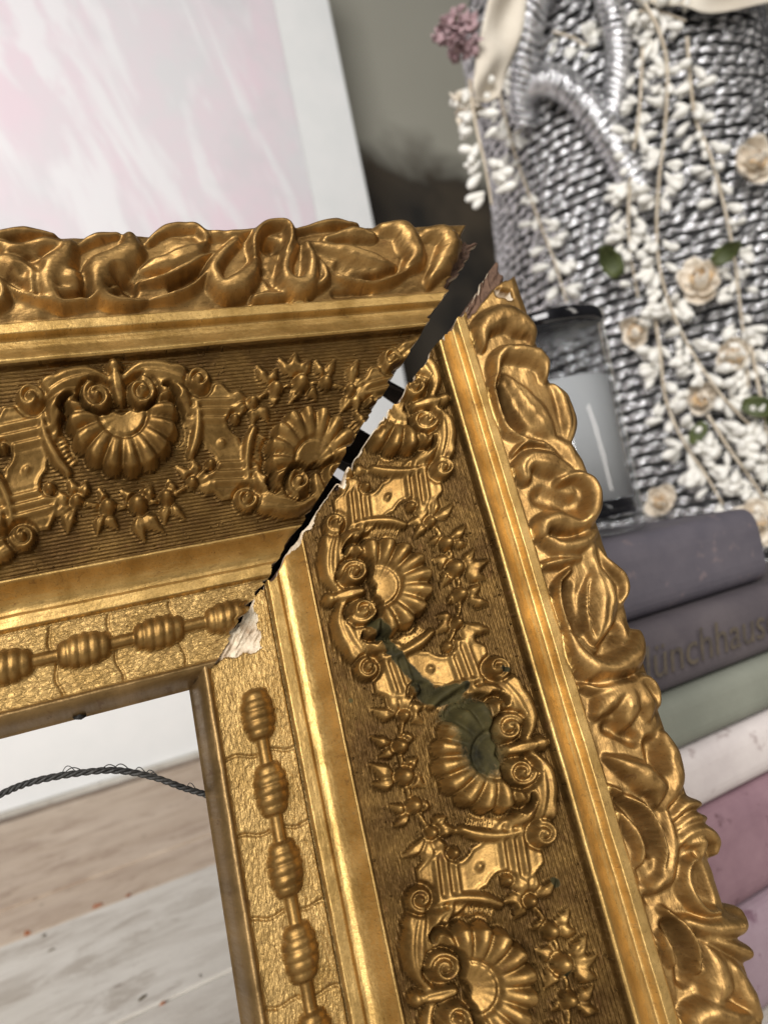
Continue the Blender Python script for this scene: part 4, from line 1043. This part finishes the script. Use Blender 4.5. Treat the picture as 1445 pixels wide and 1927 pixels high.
def leafobj(px, py, ang, s, label, off=.016, y=None):
    s = s * 1.35; off = off + .014
    c = on_basket(px, py, off) if y is None else ony(px, py, y)
    out = CAM - c; out /= np.linalg.norm(out)
    me = leaf_me.copy(); me.name = 'olive_leaf'
    o = inst('olive_leaf', me, orient(c, out, (1, 1, 1)) @ Matrix.Rotation(ang, 4, 'Z') @ Matrix.Rotation(.35, 4, 'X') @ Matrix.Scale(s, 4), None)
    tag(o, label, 'leaf', 'olive leaves among the sprays')
leafobj(1165, 520, .3, 1.35, 'dark olive leaf beside the rose near the candle lid', .014)
leafobj(1340, 495, -1.2, 1.1, 'olive leaf over the broad cream rose', .022)
leafobj(1395, 760, -2.0, 1.25, 'olive leaf under the rounded cream rose', .024)
leafobj(1325, 795, 2.4, .9, 'small olive leaf under the ochre folded rose', .016)
leafobj(1440, 790, -1.6, 1.0, 'olive leaf pointing along the low right spray', .026)

# pink floret cluster, papery ribbon, rim ribbon
pc = ony(860, 66, .505)
pk = thing('pink_flower_cluster', pc, 'dusty pink dried flower cluster beside the cream ribbon', 'flower cluster')
fl_me = petal_mesh('floret', .0028, .0052, .8, .8, M['pink'], 3)
out = (CAM - pc) / np.linalg.norm(CAM - pc)
for k in range(110):
    d_ = rng.normal(size=3); d_ /= np.linalg.norm(d_)
    d_ = d_ + out * .3
    p = pc + d_ / np.linalg.norm(d_) * np.array([.0175, .0175, .0185]) * rng.uniform(.5, 1.05)
    inst('floret', fl_me, orient(p, d_ + rng.normal(size=3) * .7, (1, 1, 1), rng.uniform(0, 6)) @ Matrix.Scale(rng.uniform(1.0, 1.6), 4), pk)
leafobj(858, 44, .1, .45, 'tiny green leaf in the dusty pink flower cluster', 0, .513)
cf = thing('dried_rose', ony(872, 205, .53), 'small crumpled cream flower above the free hanging bud spray', 'flower', 'cream roses on the basket')
cc = np.array(cf.location)
for k in range(14):
    d_ = rng.normal(size=3); d_ /= np.linalg.norm(d_)
    inst('petal', pet_b, orient(cc + d_ * .007, d_, (1, 1, 1), rng.uniform(0, 6)) @ Matrix.Scale(rng.uniform(.7, 1.1), 4), cf)
def ribbon(name, pa, pb, label, wav):
    A = cr(np.array(pa), 30); B = cr(np.array(pb), 30); Vr = []; ns = 8
    for i in range(30):
        for j in range(ns + 1):
            t_ = j / ns; p = A[i] * (1 - t_) + B[i] * t_
            Vr.append(p + np.array([0, -1, 0]) * wav * (math.sin(i * .35 + t_ * 4) + .6 * math.sin(t_ * 7)))
    Fr = [(i * (ns + 1) + j, i * (ns + 1) + j + 1, (i + 1) * (ns + 1) + j + 1, (i + 1) * (ns + 1) + j) for i in range(29) for j in range(ns)]
    o = add(name, np.array(Vr), Fr, M['ribbon']); m = o.modifiers.new('solid', 'SOLIDIFY'); m.thickness = .0006
    tag(o, label, 'ribbon')
ribbon('ribbon', [ony(x, y, .50) for x, y in ((930, -60), (915, 0), (905, 70), (895, 120), (885, 165), (900, 190))],
       [ony(x, y, .505) for x, y in ((1010, -60), (990, 0), (975, 70), (960, 120), (945, 165), (930, 190))], 'broad cream ribbon between the pink flower cluster and the rope handle', .004)
ribbon('ribbon', [on_basket(x, y, .02) for x, y in ((1180, -60), (1260, -40), (1340, -40), (1460, -50))],
       [on_basket(x, y, .026) for x, y in ((1190, -5), (1270, 14), (1340, 22), (1460, 5))], 'cream ribbon folded along the basket rim above the sprays', .003)

# ------------------------------------------------------------------ chips fallen from the frame
M['chip'] = simple('red_brown_chip', (.22, .06, .025), (.36, .14, .06), 300, .7)
M['chip_dark'] = simple('dark_chip', (.03, .025, .02), (.10, .07, .03), 300, .7)
def crumb(px, py, L, w, ang, mat, label):
    c = onz(px, py, 0); h = w * .45
    zt = 0.0 if c[1] < .728 else -.001
    a = rng.uniform(.6, 1.2, 6)
    ring = [(L * .5 * a[k] * math.cos(k * math.pi / 3), w * .5 * a[k] * math.sin(k * math.pi / 3)) for k in range(6)]
    ca, sa = math.cos(ang), math.sin(ang)
    Vc = [(c[0] + ca * x - sa * y, c[1] + sa * x + ca * y, zt - .0002) for x, y in ring] + [(c[0] + (ca * x - sa * y) * .55, c[1] + (sa * x + ca * y) * .55, zt + h * rng.uniform(.7, 1.2)) for x, y in ring]
    Fc = [(k, (k + 1) % 6, 6 + (k + 1) % 6, 6 + k) for k in range(6)] + [tuple(range(6, 12)), tuple(range(6))[::-1]]
    tag(add('chip', np.array(Vc), Fc, mat, smooth=False), label, 'chip', 'chips fallen on the planks')
crumb(242, 1684, .006, .004, .4, M['chip'], 'small rust red chip on the seam of beige and white planks')
crumb(183, 1703, .011, .004, .1, M['chip'], 'long flat rust red sliver along the plank seam')
crumb(52, 1755, .008, .006, .3, M['chip'], 'dull red chip near the seam beside a dark speck')
crumb(268, 1879, .010, .0022, .5, M['chip_dark'], 'thin olive brown splinter on the white plank')
crumb(308, 1888, .006, .003, .3, M['chip'], 'small red brown flake beside the thin splinter')
crumb(84, 1761, .004, .003, .3, M['chip_dark'], 'dark crumb just below the plank seam')
crumb(98, 1788, .007, .002, .1, M['chip_dark'], 'flat dark splinter on the white plank near the seam')
crumb(378, 1837, .003, .0025, .1, M['chip_dark'], 'round dark crumb on the white plank near the frame')
